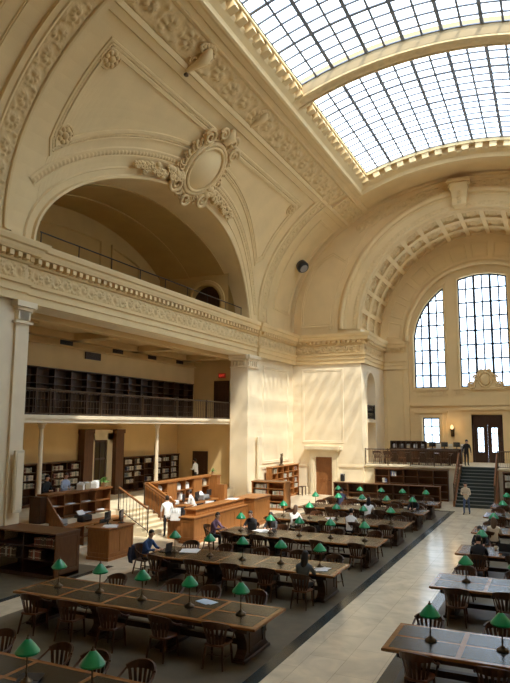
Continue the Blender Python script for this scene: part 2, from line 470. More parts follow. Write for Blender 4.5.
# ------------------------------------------------------------------ left wall
OY0, OY1, OZ1 = 16.45, 34.35, 9.1
mb = MB()
polywall(mb, MLEFT, rect(YB, YT, 0, 11.3), [rect(OY0, OY1, .001, OZ1)], 0, 1.1)
# pier panels and plinths
framed(mb, MLEFT, 36.75, 41.1, 2.3, 8.65, .2, .05)
framed(mb, MLEFT, 10.5, 15.0, 2.3, 8.65, .2, .05)
mapbox(mb, MLEFT, 34.35, 35.7, 0.0, 9.1, 0, .10); mapbox(mb, MLEFT, 15.85, 16.45, 0, 9.1, 0, .10)
# capitals (front and reveal)
for (ya, yb, yr, dy) in ((34.35, 35.7, 34.35, -1), (15.85, 16.45, 16.45, 1)):
    mapbox(mb, MLEFT, ya - .1, yb + .1, 8.32, 8.40, 0, .2); mapbox(mb, MLEFT, ya - .16, yb + .16, 8.9, 9.1, 0, .3)
    mapbox(mb, MLEFT, ya - .06, yb + .06, 8.78, 8.9, 0, .2)
    for k in range(5):
        y = ya + .1 + (yb - ya - .2) * k / 4
        mapbox(mb, MLEFT, y - .08, y + .08, 8.45, 8.75, 0, .17)
    y0, y1 = sorted((yr, yr + dy * .12)); mb.box(XL - 1.1, XL + .02, y0, y1, 8.32, 8.4)
    y0, y1 = sorted((yr, yr + dy * .28)); mb.box(XL - 1.2, XL + .15, y0, y1, 8.9, 9.1)
    y0, y1 = sorted((yr, yr + dy * .16)); mb.box(XL - 1.15, XL + .1, y0, y1, 8.76, 8.9)
    for k in range(5):
        x = XL - .95 + .2 * k; y0, y1 = sorted((yr, yr + dy * .08)); mb.box(x - .06, x + .06, y0, y1, 8.45, 8.73)
# plinth blocks
mapbox(mb, MLEFT, 35.8, 42, 0, .55, 0, .1); mapbox(mb, MLEFT, 34.3, 35.75, 0, .8, 0, .16)
mapbox(mb, MLEFT, YB, 16.45, 0, .55, 0, .14); mapbox(mb, MLEFT, 36.3, 42, 2.0, 2.15, 0, .05)
struct(mb.build('wall_left', [M['white_plaster']]), 'cream left wall with tall piers around the gallery opening', 'wall')

# ------------------------------------------------------------------ alcove behind the opening
XB_UP, XB_LO, YS, YN = -21.0, -22.2, 34.95, 15.9
mb = MB()
def quad(a, b, c, d, m=0): mb.add([a, b, c, d], [(0, 1, 2, 3)], m)
XI = XL - 1.1
quad((XB_UP, YN, 4.8), (XB_UP, YS, 4.8), (XB_UP, YS, 9.1), (XB_UP, YN, 9.1))
quad((XB_LO, YN, 0), (XB_LO, YS, 0), (XB_LO, YS, 4.95), (XB_LO, YN, 4.95))
for y in (YN, YS):
    quad((XB_LO, y, 0), (XI, y, 0), (XI, y, 9.1), (XB_LO, y, 9.1))
mb.box(XI - .02, XI + .001, YN, OY0, 0, 9.1); mb.box(XI - .02, XI + .001, OY1, YS, 0, 9.1)
mb.box(XB_UP, XB_UP + .12, YN, YS, 8.45, 8.55)      # picture rail line
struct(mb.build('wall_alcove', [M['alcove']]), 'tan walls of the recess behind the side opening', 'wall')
mb = MB()
mb.box(XB_LO, XI, YN, YS, 9.1, 9.4)
for k in range(4):                                   # heavy coffer beams
    y = 18.2 + k * 5.1
    mb.box(XB_UP, XI - .4, y - .35, y + .35, 8.78, 9.1)
mb.box(XB_UP, XB_UP + .5, YN, YS, 8.78, 9.1); mb.box(XI - .5, XI - .01, OY0, OY1, 8.85, 9.099)
for k in range(3):
    y = 18.2 + k * 5.1
    mb.box(-20.2, -18.3, y + .9, y + 4.2, 9.04, 9.1)
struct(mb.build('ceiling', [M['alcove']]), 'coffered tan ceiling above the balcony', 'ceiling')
mb = MB()
mb.box(XB_LO, -18.2, YN, YS, 4.88, 5.1); mb.box(-18.4, -18.1, YN, YS, 4.84, 5.12); mb.box(-18.1, -18.03, YN, YS, 5.0, 5.15)
struct(mb.build('trim_%d' % 40, [M['white_plaster']]), 'cream balcony slab edge across the recess', 'balcony')
mb = MB()
mb.box(XB_LO, -17.7, YN, YS, 0.0, 1.0)
struct(mb.build('floor', [M['stone']]), 'raised stone platform behind the service desks', 'floor')

# stairs up to the platform (left)
mb = MB()
for k in range(6):
    z = 1.0 * (k + 1) / 6; x = -16.0 - .28 * k
    mb.box(-17.75, x, 22.95, 25.0, z - 1 / 6, z)
    mb.box(x - .01, x + .03, 22.95, 25.0, z - .04, z)
struct(mb.build('staircase', [M['stone']]), 'short pale stone stairs between the two service desks', 'stairs')

# upper lunette alcove (behind the arch)
mb = MB()
n = 48
def lz(y, off): 
    d = (y - LY) / LHW
    return LZ0 + (LR + off) * sqrt(max(0, 1 - d * d))
ys = [LY - LHW * cos(pi * i / n) for i in range(n + 1)]
xs = [XL + .8, -17.6, -18.0, -19.6, -20.0, -21.5]
# soffit with transverse bands
mb.grid([[V(y, v_of_z(lz(y, 0)), 0), (-17.7, y, lz(y, 0))] for y in ys], 1, True)
for xa, xb, off in ((-17.7, -18.3, -.07), (-18.3, -20.2, .0), (-20.2, -20.8, -.07), (-20.8, -22.4, .0)):
    mb.grid([[(xa, y, lz(y, off)), (xb, y, lz(y, off))] for y in ys], 0, True)
    if off: 
        for x in (xa, xb): mb.grid([[(x, y, lz(y, -.07)), (x, y, lz(y, .02))] for y in ys], 0, False)
# back wall
mb.add([(-22.4, y, 11.2) for y in ys] + [(-22.4, y, lz(y, .05)) for y in ys], [(i, i + 1, n + 2 + i, n + 1 + i) for i in range(n)], 0)
def MBACK(u, v, h): return (-22.4 + h, u, v)
fr = [(20.0, 11.5)] + [(y, lz(y, -.9)) for y in (20.0, 21, 22, 23, 24, 25, 26, 27)] + [(27.0, 11.5)]
sweep(mb, MBACK, fr, [(0, 0), (0, .1), (-.14, .1), (-.2, .0)], True, .6)
fr = [(27.8, 11.5)] + [(y, lz(y, -.9)) for y in (27.8, 28.5, 29.3, 30, 30.6)] + [(30.6, 11.5)]
sweep(mb, MBACK, fr, [(0, 0), (0, .1), (-.14, .1), (-.2, .0)], True, .6)
# end wall of the recess with a small arched doorway
YR = 32.8
def MNW(u, v, h): return (u, YR - h, v)
polywall(mb, MNW, [(-22.4, 11.2), (-17.4, 11.2), (-17.4, lz(YR, .1)), (-22.4, lz(YR, .1))], [[(-20.05, 11.23), (-17.95, 11.23)] + arc(-19.0, 12.3, 1.05, 0, 180, 14)], 0, .5)
sweep(mb, MNW, [(-20.05, 11.23)] + arc(-19.0, 12.3, 1.05, 180, 0, 14) + [(-17.95, 11.23)], [(0, 0), (0, .07), (.12, .1), (.3, .06), (.33, 0)], False, .3)
mb.box(-22.5, XL + .12, LY - LHW - .3, LY + LHW + .3, 11.1, 11.22)
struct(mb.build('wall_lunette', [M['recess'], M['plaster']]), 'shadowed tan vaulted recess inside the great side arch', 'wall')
r = empty('door_1', (-19.0, YR + .45, 11.23)); struct(r, 'small dark arched door at the far end of the arch recess', 'door')
m = MB(); m.prism([(-1.06, 0), (1.06, 0)] + arc(0, 1.07, 1.06, 0, 180, 14), lambda a, b, d: (a, d, b), -.03, .03); m.build('door_leaf', M['walnut'], r)
m = MB(); m.box(-.6, -.06, -.05, -.03, .15, .85); m.box(.06, .6, -.05, -.03, .15, .85); m.ball((.05, -.07, .7), .03, .03, .03); m.build('door_panels', M['walnut'], r)

# thin handrail along the cornice in the arch
def railing(name, p0, p1, h, nb, label, npost=4, mt='rail', toprad=.03, slope=None, br=.012, z_gap=.08, mid=False, parent=None):
    x0, y0, z0 = p0; x1, y1, z1 = p1
    r = empty(name, p0); tag(r, label, 'railing')
    D = Vector((x1 - x0, y1 - y0, z1 - z0))
    m = MB(); m.tube([(0, 0, h), (D.x, D.y, D.z + h)], toprad, 8); m.build('handrail', M['oak'] if mt == 'oak' else M[mt], r)
    m = MB(); m.tube([(0, 0, z_gap), (D.x, D.y, D.z + z_gap)], br * 1.5, 6); m.build('bottom_rail', M['rail' if mt == 'oak' else mt], r)
    if mid:
        m = MB(); m.tube([(0, 0, h - .14), (D.x, D.y, D.z + h - .14)], br * 1.2, 6); m.build('mid_rail', M['rail' if mt == 'oak' else mt], r)
    m = MB(); m.lathe([(br, 0), (br * .8, (h - z_gap) * .4), (br * 1.3, (h - z_gap) * .5), (br * .8, (h - z_gap) * .6), (br, h - z_gap)], 6)
    proto = None
    for k in range(nb):
        t = (k + .5) / nb
        if proto is None: proto = m.build('baluster', M['rail' if mt == 'oak' else mt], r); o = proto
        else: o = proto.copy(); COL.objects.link(o); o.parent = r
        o.location = (D.x * t, D.y * t, D.z * t + z_gap)
    m = MB(); m.lathe([(br * 2.6, 0), (br * 2.6, h), (br * 3.4, h + .01), (br * 3.4, h + .04), (br * 1.2, h + .07)], 8)
    proto = None
    for k in range(npost):
        t = k / (npost - 1)
        if proto is None: proto = m.build('post', M['rail' if mt == 'oak' else mt], r); o = proto
        else: o = proto.copy(); COL.objects.link(o); o.parent = r
        o.location = (D.x * t, D.y * t, D.z * t)
    return r
r = empty('guard_rail', (-17.05, 17.0, 11.22)); tag(r, 'thin dark guard rail along the cornice under the great side arch', 'railing')
m = MB(); m.tube([(0, 0, .75), (0, 16.9, .75)], .028, 6); m.build('handrail', M['iron'], r)
m = MB(); m.lathe([(.022, 0), (.022, .75)], 6)
for k in range(9):
    o = m.build('post', M['iron'], r); o.location = (0, .05 + 2.1 * k, 0)
railing('balcony_railing', (-18.2, YN + .06, 5.13), (-18.2, YS - .06, 5.13), 1.03, 96, 'long bronze balustrade on the balcony under the side arch', 7, 'rail', .035, br=.017)

# ------------------------------------------------------------------ transverse wall (far left and right) and great end arch
CZ, CR = 11.5, 7.6
AX = XC
mb = MB()
ph = [180 - 180 * i / 72 for i in range(73)]
rows = []
for a in ph:
    ca, sa = cos(radians(a)), sin(radians(a))
    # meet ellipse
    lo, hi = 0, 30
    for _ in range(40):
        mid = (lo + hi) / 2
        x, z = AX + mid * ca, CZ + mid * sa
        if ((x - XC) / A) ** 2 + ((max(z, Z0) - Z0) / B) ** 2 < 1: lo = mid
        else: hi = mid
    rows.append([MTRANS(AX + r * ca, CZ + r * sa, 0) for r in (CR, CR + (hi - CR) * .5, hi + .1)])
mb.grid(rows, 1, False)
for s in (-1, 1):
    x0, x1 = sorted((AX + s * (CR - .1), AX + s * (A + .1)))
    mb.add([MTRANS(x0, 11, 0), MTRANS(x1, 11, 0), MTRANS(x1, CZ + .02, 0), MTRANS(x0, CZ + .02, 0)], [(0, 1, 2, 3)], 1)
    xa, xb = (XL, -11.8) if s < 0 else (3.2, XR)
    if s < 0: polywall(mb, MTRANS, rect(xa, xb, 0, 11.1), [rect(-15.2, -13.95, .001, 2.6)], 0, .35)
    else: polywall(mb, MTRANS, rect(xa, xb, 0, 11.1))
framed(mb, MTRANS, -16.2, -13.1, 3.55, 8.75, .18, .03)
mapbox(mb, MTRANS, -15.7, -13.45, 2.95, 3.3, 0, .12)
mapbox(mb, MTRANS, XL, -15.75, 0, .45, 0, .1); mapbox(mb, MTRANS, -13.4, -11.8, 0, .45, 0, .1)
mapbox(mb, MTRANS, XL, -15.7, 1.95, 2.1, 0, .06); mapbox(mb, MTRANS, -13.4, -11.75, 1.95, 2.1, 0, .06)
struct(mb.build('wall_far', [M['white_plaster'], M['plaster']]), 'cream far wall with the great arch opening to the end bay', 'wall')
mb = MB()
APATH = arc(AX, CZ, CR, 180, 0, 72)
def ring(prof, mt=0, mp=MTRANS, p=APATH): sweep(mb, mp, p, prof, False, .3, mt)
# outside of arc is the left-normal when travelling 180 -> 0
ring([(0, 0), (0, .08), (.06, .14), (.14, .14), (.2, .06), (.5, .05), (.9, .08), (.95, .14), (1.02, .14), (1.06, .3), (1.2, .36), (1.34, .32), (1.42, .16), (1.5, .1), (1.55, 0)])
relief(mb, MTRANS, APATH, .22, .48, eggs, .08, 6, .05, .05, mat=1)
ring([(2.1, 0), (2.12, .06), (2.24, .06), (2.26, 0)])
# panel on the flat wall left of the arch
pp = [(-16.3, 11.75), (-13.75, 11.75)] + [(AX + (CR + 2.0) * cos(radians(a)), CZ + (CR + 2.0) * sin(radians(a))) for a in (172, 166, 160, 154, 149)] + [(-13.7, 17.3), (-14.5, 16.9), (-15.3, 16.2), (-16.0, 14.6), (-16.3, 13.2)]
sweep(mb, MTRANS, pp, [(0, 0), (0, .06), (.12, .06), (.16, .02), (.24, .05), (.27, 0)], True, .5)
# vault end band
VE = [(YT - .02, v_of(-3) + (v_of(183) - v_of(-3)) * i / 60) for i in range(61)]
sweep(mb, V, [(41.75, v_of(-3)), (41.75, v_of(183))], [(-.25, 0), (-.23, .1), (.1, .12), (.25, .1)], False, .4)
relief(mb, MTRANS, [(AX + (A - .75) * cos(radians(a)), Z0 + (B - .75) * sin(radians(a))) for a in range(130, 49, -2)], -.32, .32, rinceau, .07, 14, .015, .2, mat=1)
trim(mb, 'stepped ring mouldings of the great end arch')

# coffered intrados of the end arch (cylinder from YT to YE)
def MIN(u, v, h):          # u depth, v arc length, h inward
    a = pi - v / CR; r = CR - h
    return (AX + r * cos(a), u, CZ + r * sin(a))
mb = MB()
TOT = pi * CR
mb.grid([[MIN(YT, TOT * i / 72, -.2), MIN(YE, TOT * i / 72, -.2)] for i in range(73)], 0, False)
NC = 17; cv = TOT / NC
uw = [(YT, YT + .7), (YT + 2.15, YT + 2.75), (YT + 4.2, YT + 4.8), (YE - .5, YE)]
for a, b in uw: mapbox(mb, MIN, a, b, 0, TOT, -.2, 0, 1, 72)
for k in range(NC + 1):
    v = cv * k; mapbox(mb, MIN, YT, YE, max(0, v - .16), min(TOT, v + .16), -.2, 0, 1, 2)
cells = [(YT + .7, YT + 2.15), (YT + 2.75, YT + 4.2), (YT + 4.8, YE - .5)]
for k in range(NC):
    for a, b in cells:
        v = cv * (k + .5)
        framed(mb, MIN, a + .06, b - .06, v - cv / 2 + .22, v + cv / 2 - .22, .12, .06, -.2)
        if k < 12:
            relief(mb, MIN, [(a + .22, v), (b - .22, v)], -cv / 2 + .36, cv / 2 - .36, rinceau, .07, 9, -.18, .24, mat=1)
        else:
            mapbox(mb, MIN, a + .3, b - .3, v - .25, v + .25, -.2, -.1, 1, 1, 1)
relief(mb, MIN, [(YT + .28, .1), (YT + .28, TOT * .75)], -.22, .22, rinceau, .07, 8, .012, .07, mat=1)
struct(mb.build('ceiling', [M['plaster'], M['ornament']]), 'coffered vault of the end bay with leaf panels', 'ceiling')

# side walls of the end bay, with arched niche
NZ = 6.75
mb = MB()
def MSIDE(u, v, h): return (-11.8 + h, u, v)
nich = [(43.2, 2.16), (45.55, 2.16)] + arc(44.375, 7.4, 1.175, 0, 180, 16)
polywall(mb, MSIDE, rect(YT, YE, 0, CZ), [nich], 0, 1.1)
mb.add([(-12.9, 42.8, 2), (-12.9, 46, 2), (-12.9, 46, 8.8), (-12.9, 42.8, 8.8)], [(0, 1, 2, 3)])
mb.box(-12.55, -11.72, 43.2, 45.55, 5.0, 5.22)
sweep(mb, MSIDE, [(45.55, 2.16), (45.55, 7.4)] + arc(44.375, 7.4, 1.175, 4, 176, 16) + [(43.2, 7.4), (43.2, 2.16)], [(0, 0), (0, .06), (-.12, .06), (-.16, .0)], False, .4)
mb.add([(3.2, YT, 0), (3.2, YE, 0), (3.2, YE, CZ), (3.2, YT, CZ)], [(0, 1, 2, 3)])
struct(mb.build('wall_bay', [M['white_plaster']]), 'cream side wall of the end bay with an arched niche', 'wall')
railing('niche_railing', (-11.85, 43.25, 5.22), (-11.85, 45.5, 5.22), 1.0, 14, 'short dark balustrade inside the arched niche', 2, 'iron', .04, br=.022)

# ------------------------------------------------------------------ end wall: ring with panels, windows
RW, WC = 5.55, 11.0
mb = MB()
YP = 48.25                         # projecting ring plane
def MRING(u, v, h): return (u, YP - h, v)
RO = arc(AX, CZ, CR + .1, 180, 0, 60); RI = arc(AX, WC + .3, RW, 180, 0, 60)
mb.grid([[MRING(*a, 0), MRING(*b, 0), (b[0], YE + .1, b[1])] for a, b in zip(RO, RI)], 0, False)
# square pilasters beneath the ring
for s in (-1, 1):
    x0, x1 = sorted((AX + s * (CR + .1), AX + s * RW))
    mb.box(x0, x1, YP, YE + .1, 0, WC + .35); mb.box(min(x0, x1) - .1, max(x0, x1) + .1, YP + .02, YE + .1, WC + .2, CZ + .3)
    framed(mb, MRING, x0 + .35, x1 - .35, 3.0, 9.3, .12, .04)
# trapezoid panels around the ring
for k in range(13):
    a0, a1 = 180 - 180 * (k + .12) / 13, 180 - 180 * (k + .88) / 13
    pr = [(AX + 6.05 * cos(radians(a)), WC + .35 + 6.05 * sin(radians(a))) for a in (a0, (a0 + a1) / 2, a1)] + [(AX + 7.15 * cos(radians(a)), WC + .42 + 7.15 * sin(radians(a))) for a in (a1, (a0 + a1) / 2, a0)]
    sweep(mb, MRING, pr, [(0, 0), (.02, .05), (.08, .05), (.1, .01)], True, .8)
sweep(mb, MRING, RI, [(-.04, .0), (0, .16), (.14, .2), (.24, .12), (.3, .05), (.36, 0)], False, .3)
struct(mb.build('trim_%d' % 41, [M['plaster'], M['ornament']]), 'panelled arch ring framing the end windows', 'moulding')

mb = MB()
WR = 5.2
def wz(x): return WC + sqrt(max(0, WR * WR - (x - AX) ** 2))
def winpoly(x0, x1, zb, n=12):
    return [(x0, zb), (x1, zb)] + [(x1 + (x0 - x1) * i / n, wz(x1 + (x0 - x1) * i / n)) for i in range(n + 1)]
WB = 7.65
wins = [winpoly(AX - 5.15, AX - 2.8, WB), winpoly(AX - 1.75, AX + 1.75, WB), winpoly(AX + 2.8, AX + 5.15, WB)]
smallw = rect(-8.95, -7.68, 3.45, 5.4)
smallw2 = rect(-.92, .35, 3.45, 5.4)
doorh = rect(AX - 1.1, AX + 1.05, 2.16, 5.6)
outer = rect(AX - RW - .2, AX + RW + .2, 0, 11.3)[:2] + [(AX + RW + .2, 11.3)] + arc(AX, 11.3, RW + .2, 0, 180, 40) [1:]
polywall(mb, MEND, outer, wins + [smallw, smallw2, doorh], 0, .45)
# mouldings: string course, sill balustrade strips, window casings
mapbox(mb, MEND, AX - RW, AX + RW, 6.28, 6.5, 0, .22); mapbox(mb, MEND, AX - RW, AX + RW, 6.5, 6.62, 0, .12); mapbox(mb, MEND, AX - RW, AX + RW, 5.9, 5.98, 0, .06)
for x0, x1 in ((AX - 5.2, AX - 2.75), (AX + 2.75, AX + 5.2), (AX - 2.3, AX - 1.5), (AX + 1.5, AX + 2.3)):
    mapbox(mb, MEND, x0, x1, 7.45, 7.62, 0, .14)
    n = int((x1 - x0) / .2)
    for k in range(n):
        x = x0 + .1 + k * (x1 - x0 - .1) / n; mapbox(mb, MEND, x, x + .1, 7.15, 7.42, 0, .09)
    mapbox(mb, MEND, x0, x1, 7.05, 7.13, 0, .1)
for wn in wins: sweep(mb, MEND, wn, [(0, 0), (0, .06), (-.12, .08), (-.16, .0)], True, .5)
for sw in (smallw, smallw2):
    sweep(mb, MEND, sw, [(0, 0), (0, .1), (-.2, .12), (-.26, .04), (-.5, .03), (-.52, 0)], True, 1)
    mapbox(mb, MEND, sw[0][0] - .6, sw[1][0] + .6, 5.75, 5.9, 0, .2)
# great door surround
mapbox(mb, MEND, AX - 1.6, AX - 1.1, 2.16, 5.7, 0, .18); mapbox(mb, MEND, AX + 1.05, AX + 1.55, 2.16, 5.7, 0, .18)
mapbox(mb, MEND, AX - 1.6, AX + 1.55, 5.7, 5.95, 0, .18); mapbox(mb, MEND, AX - 1.8, AX + 1.75, 5.95, 6.2, 0, .35)
struct(mb.build('wall_end', [M['plaster']]), 'cream end wall below and between the tall windows', 'wall')

def window(idx, poly, zb, nx, nz, label, thick=2, bw=.05):
    r = empty('window_%d' % idx, ((poly[0][0] + poly[1][0]) / 2, YE + .3, zb)); struct(r, label, 'window')
    ox, oy, oz = r.location
    def mp(u, v, h): return (u - ox, .0 - h, v - oz)
    x0, x1 = poly[0][0], poly[1][0]
    def top(x):
        if poly is smallw or poly is smallw2: return poly[2][1]
        return wz(x)
    m = MB(); polywall(m, mp, poly, (), -.02); m.build('glass', M['glass'], r)
    m = MB(); sweep(m, mp, poly, [(0, -.05), (0, .06), (.1, .06), (.1, -.05)], True, .5); m.build('frame', M['muntin'], r)
    m = MB()
    for k in range(1, nx):
        x = x0 + (x1 - x0) * k / nx; w = bw * (1.7 if k % thick == 0 else 1.0) / 2
        m.box(x - w - ox, x + w - ox, -.04, .03, 0, top(x) - oz)
    mx = max(p[1] for p in poly)
    for k in range(1, nz):
        z = zb + (mx - zb) * k / nz; w = bw / 2
        xs = [x0 + (x1 - x0) * i / 200 for i in range(201)]
        ok = [x for x in xs if top(x) > z]
        if ok: m.box(min(ok) - ox, max(ok) - ox, -.04, .03, z - w - oz, z + w - oz)
    m.build('glazing_bars', M['muntin'], r)
window(1, wins[0], WB, 4, 8, 'quarter-arched steel window left of the tall centre window', 2, .105)
window(2, wins[1], WB, 6, 8, 'tall centre steel window above the crest', 2, .105)
window(3, wins[2], WB, 4, 8, 'quarter-arched steel window right of the tall centre window', 2, .105)
window(4, smallw, 3.45, 2, 3, 'small square-headed window left of the great door', 2, .075)
window(5, smallw2, 3.45, 2, 3, 'small square-headed window right of the great door', 2, .075)

# great door
r = empty('door_2', (AX - .025, YE + .2, 2.16)); struct(r, 'dark double doors with glazed leaves at the end of the hall', 'door')
m = MB()
m.box(-1.075, -.95, -.1, .1, 0, 3.44); m.box(.95, 1.075, -.1, .1, 0, 3.44); m.box(-1.075, 1.075, -.1, .1, 2.75, 3.44)
m.box(-.6, .6, -.13, -.1, 2.95, 3.25)
m.build('frame', M['walnut'], r)
for s in (-1, 1):
    c = s * .475
    m = MB()
    m.box(c - .47, c - .2, -.05, .05, 0, 2.75); m.box(c + .2, c + .47, -.05, .05, 0, 2.75); m.box(c - .2, c + .2, -.05, .05, 0, .75); m.box(c - .2, c + .2, -.05, .05, 2.5, 2.75)
    for z in (1.2, 1.65, 2.1): m.box(c - .2, c + .2, -.02, .02, z - .02, z + .02)
    m.box(c - .02, c + .02, -.02, .02, .75, 2.5)
    o = m.build('door_leaf', M['walnut'], r)
    m = MB(); m.box(c - .2, c + .2, -.008, .008, .75, 2.5); m.build('glass', M['glass'], o)
    m = MB(); m.tube([(c - s * .36, -.1, .95), (c - s * .36, -.1, 1.35)], .02, 6); m.build('handle', M['bronze'], o)

# ------------------------------------------------------------------ skylight
mb = MB()
SKP = [(SKU0, SV0), (SKU1, SV0), (SKU1, SV1), (SKU0, SV1)]
# inside of the rectangle is the left-normal (counter-clockwise)
prof = [(-.6, 0), (-.58, .08), (-.3, .1), (-.26, .2), (-.05, .26), (.05, .34), (.16, .34), (.2, .2), (.26, .1), (.5, .02), (.62, -.06), (.66, -.3), (.9, -.36), (.95, -.3), (1.02, -.3), (1.05, -.55)]
sweep(mb, V, SKP, prof, True, .5)
def dent_at(u, v, du, dv): mapbox(mb, V, u - du, u + du, v - dv, v + dv, -.34, .03)
q = resample(SKP, .78, True); nr = normals(q, True)
for (u, v), nn in zip(q, nr): dent_at(u + nn[0] * .76, v + nn[1] * .74, .2, .2)
# transverse beam
UM = 26.5
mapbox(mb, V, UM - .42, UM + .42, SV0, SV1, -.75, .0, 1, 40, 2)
mapbox(mb, V, UM - .28, UM + .28, SV0, SV1, -.3, .06, 1, 40)
for s in (-1, 1): mapbox(mb, V, UM + s * .36 - .05, UM + s * .36 + .05, SV0, SV1, -.1, .09, 1, 40)
relief(mb, V, [(UM, SV0 + .6), (UM, SV1 - .6)], -.2, .2, eggs, .12, 5, .06, .04, mat=1)
trim(mb, 'dentilled cream curb and cross beam of the skylight')
sk = empty('window_6', (XC, 26, 21)); struct(sk, 'long curved glass skylight in the crown of the vault', 'window')
def VS(u, v, h):
    p = V(u, v, h); return (p[0] - XC, p[1] - 26, p[2] - 21)
GV0, GV1 = SV0 + 1.0, SV1 - 1.0
for nm, ga, gb in (('near', SKU0 + 1.0, UM - .4), ('far', UM + .4, SKU1 - 1.0)):
    m = MB(); m.grid([[VS(ga + (gb - ga) * i / 2, GV0 + (GV1 - GV0) * j / 48, -.52) for j in range(49)] for i in range(3)], 0, False)
    m.build('glass', M['skyglass'], sk)
    m = MB(); n = 14
    for k in range(n + 1):
        v = GV0 + (GV1 - GV0) * k / n; w = .075 if k % 2 == 0 else .045
        m.grid([[VS(ga, v - w, -.46), VS(ga, v + w, -.46)], [VS(gb, v - w, -.46), VS(gb, v + w, -.46)]], 0, False)
        m.grid([[VS(ga, v - w, -.52), VS(ga, v - w, -.46)], [VS(gb, v - w, -.52), VS(gb, v - w, -.46)]], 0, False)
        m.grid([[VS(ga, v + w, -.52), VS(ga, v + w, -.46)], [VS(gb, v + w, -.52), VS(gb, v + w, -.46)]], 0, False)
    n = 16
    for k in range(n + 1):
        u = ga + (gb - ga) * k / n; w = .07 if k % 4 == 0 else .045
        mapbox(m, VS, u - w, u + w, GV0, GV1, -.52, -.47, 1, 40)
    m.build('glazing_bars', M['lightbar'], sk)

# unseen arched window added in the right-hand long wall to daylight the hall
for idx, poly, lab in ((7, [(LY - LHW + .05, 11.25)] + [(LY - LHW * cos(pi * i / 40), lun_z(LY - LHW * cos(pi * i / 40)) + .02) for i in range(1, 40)] + [(LY + LHW - .05, 11.25)], 'unseen arched window added for daylight high in the right long wall'),):
    r = empty('window_%d' % idx, (XR + .8, LY, poly[0][1])); struct(r, lab, 'window')
    pz = poly[0][1]
    m = MB(); polywall(m, lambda u, v, h: (0, u - LY, v - pz), poly if idx == 8 else list(reversed(poly))); m.build('glass', M['glass'], r)
    m = MB(); top_ = max(p[1] for p in poly)
    for k in range(0, 13):
        y = OY0 + .03 + (OY1 - OY0 - .06) * k / 12; zt = (lun_z(y) if idx == 7 else top_) - pz
        m.box(-.04, .04, y - LY - .05, y - LY + .05, 0, max(.05, zt))
    for k in range(1, 6):
        z = pz + (top_ - pz) * k / 6; hw = (OY1 - OY0) / 2
        if idx == 7: hw = LHW * sqrt(max(0, 1 - ((z - LZ0) / LR) ** 2))
        m.box(-.04, .04, -hw, hw, z - pz - .04, z - pz + .04)
    m.build('glazing_bars', M['muntin'], r)
# ------------------------------------------------------------------ unseen right wall and back wall
mb = MB()
polywall(mb, lambda u, v, h: (XR - h, u, v), rect(YB, YT, 0, 11.3), (), 0, .9)
mb.box(XR - .1, XR + 1, OY0 - .3, OY1 + .3, 11.0, 11.25)
struct(mb.build('wall_right', [M['white_plaster']]), 'cream right wall of the hall', 'wall')
mb = MB()
bk = [(XL, 0), (XR, 0)] + [(XC + A * cos(radians(a)), Z0 + B * sin(radians(a))) for a in range(-5, 186, 5)]
polywall(mb, lambda u, v, h: (u, YB, v), bk)
struct(mb.build('wall_back', [M['white_plaster']]), 'cream back wall behind the viewpoint', 'wall')

# ------------------------------------------------------------------ end terrace and its stairs
TZ = 2.15
SX0, SX1 = -5.5, -3.35
mb = MB()
for x0, x1 in ((-11.8, SX0), (SX1, 3.2)):
    mb.box(x0, x1, 42.42, YE, 0, TZ); mb.box(x0, x1, 42.28, 42.45, TZ - .1, TZ)
mb.box(SX0, SX1, 43.5, YE, 0, TZ)
struct(mb.build('floor', [M['stone']]), 'raised stone terrace in the end bay', 'floor')
mb = MB()
for k in range(12):
    z = TZ * (k + 1) / 12; y = 39.5 + .333 * k
    mb.box(SX0, SX1, y, 43.5, z - TZ / 12, z - .02, 0); mb.box(SX0, SX1, y + .07, 43.5, z - .02, z, 0); mb.box(SX0, SX1, y - .02, y + .07, z - .03, z + .004, 1)
struct(mb.build('staircase', [M['tread'], M['nosing']]), 'wide dark stairs with pale nosings climbing to the terrace', 'stairs')
for s, x in (('left', SX0), ('right', SX1)):
    mb = MB(); xx = x - .14 if s == 'left' else x
    poly = [(39.6, 0), (43.45, 0), (43.45, TZ + .1), (42.8, TZ + .1), (39.6, .3)]
    mb.prism(poly, lambda a, b, d: (xx + d, a, b), 0, .14)
    struct(mb.build('wall_stair_' + s, [M['oak']]), 'oak stringer on the %s side of the terrace stairs' % s, 'wall')
    railing('stair_railing', (x - .07 if s == 'left' else x + .07, 39.65, .3), (x - .07 if s == 'left' else x + .07, 42.4, 2.05), 1.0, 12,
            'wood topped stair railing on the %s of the terrace steps' % s, 2, 'oak', .05)
railing('terrace_railing', (-11.7, 42.36, TZ), (SX0 - .1, 42.36, TZ), 1.05, 56, 'dark metal railing along the terrace edge left of the steps', 5, 'rail', .035)
railing('terrace_railing', (SX1 + .1, 42.36, TZ), (2.9, 42.36, TZ), 1.05, 50, 'dark metal railing along the terrace edge right of the steps', 5, 'rail', .035)

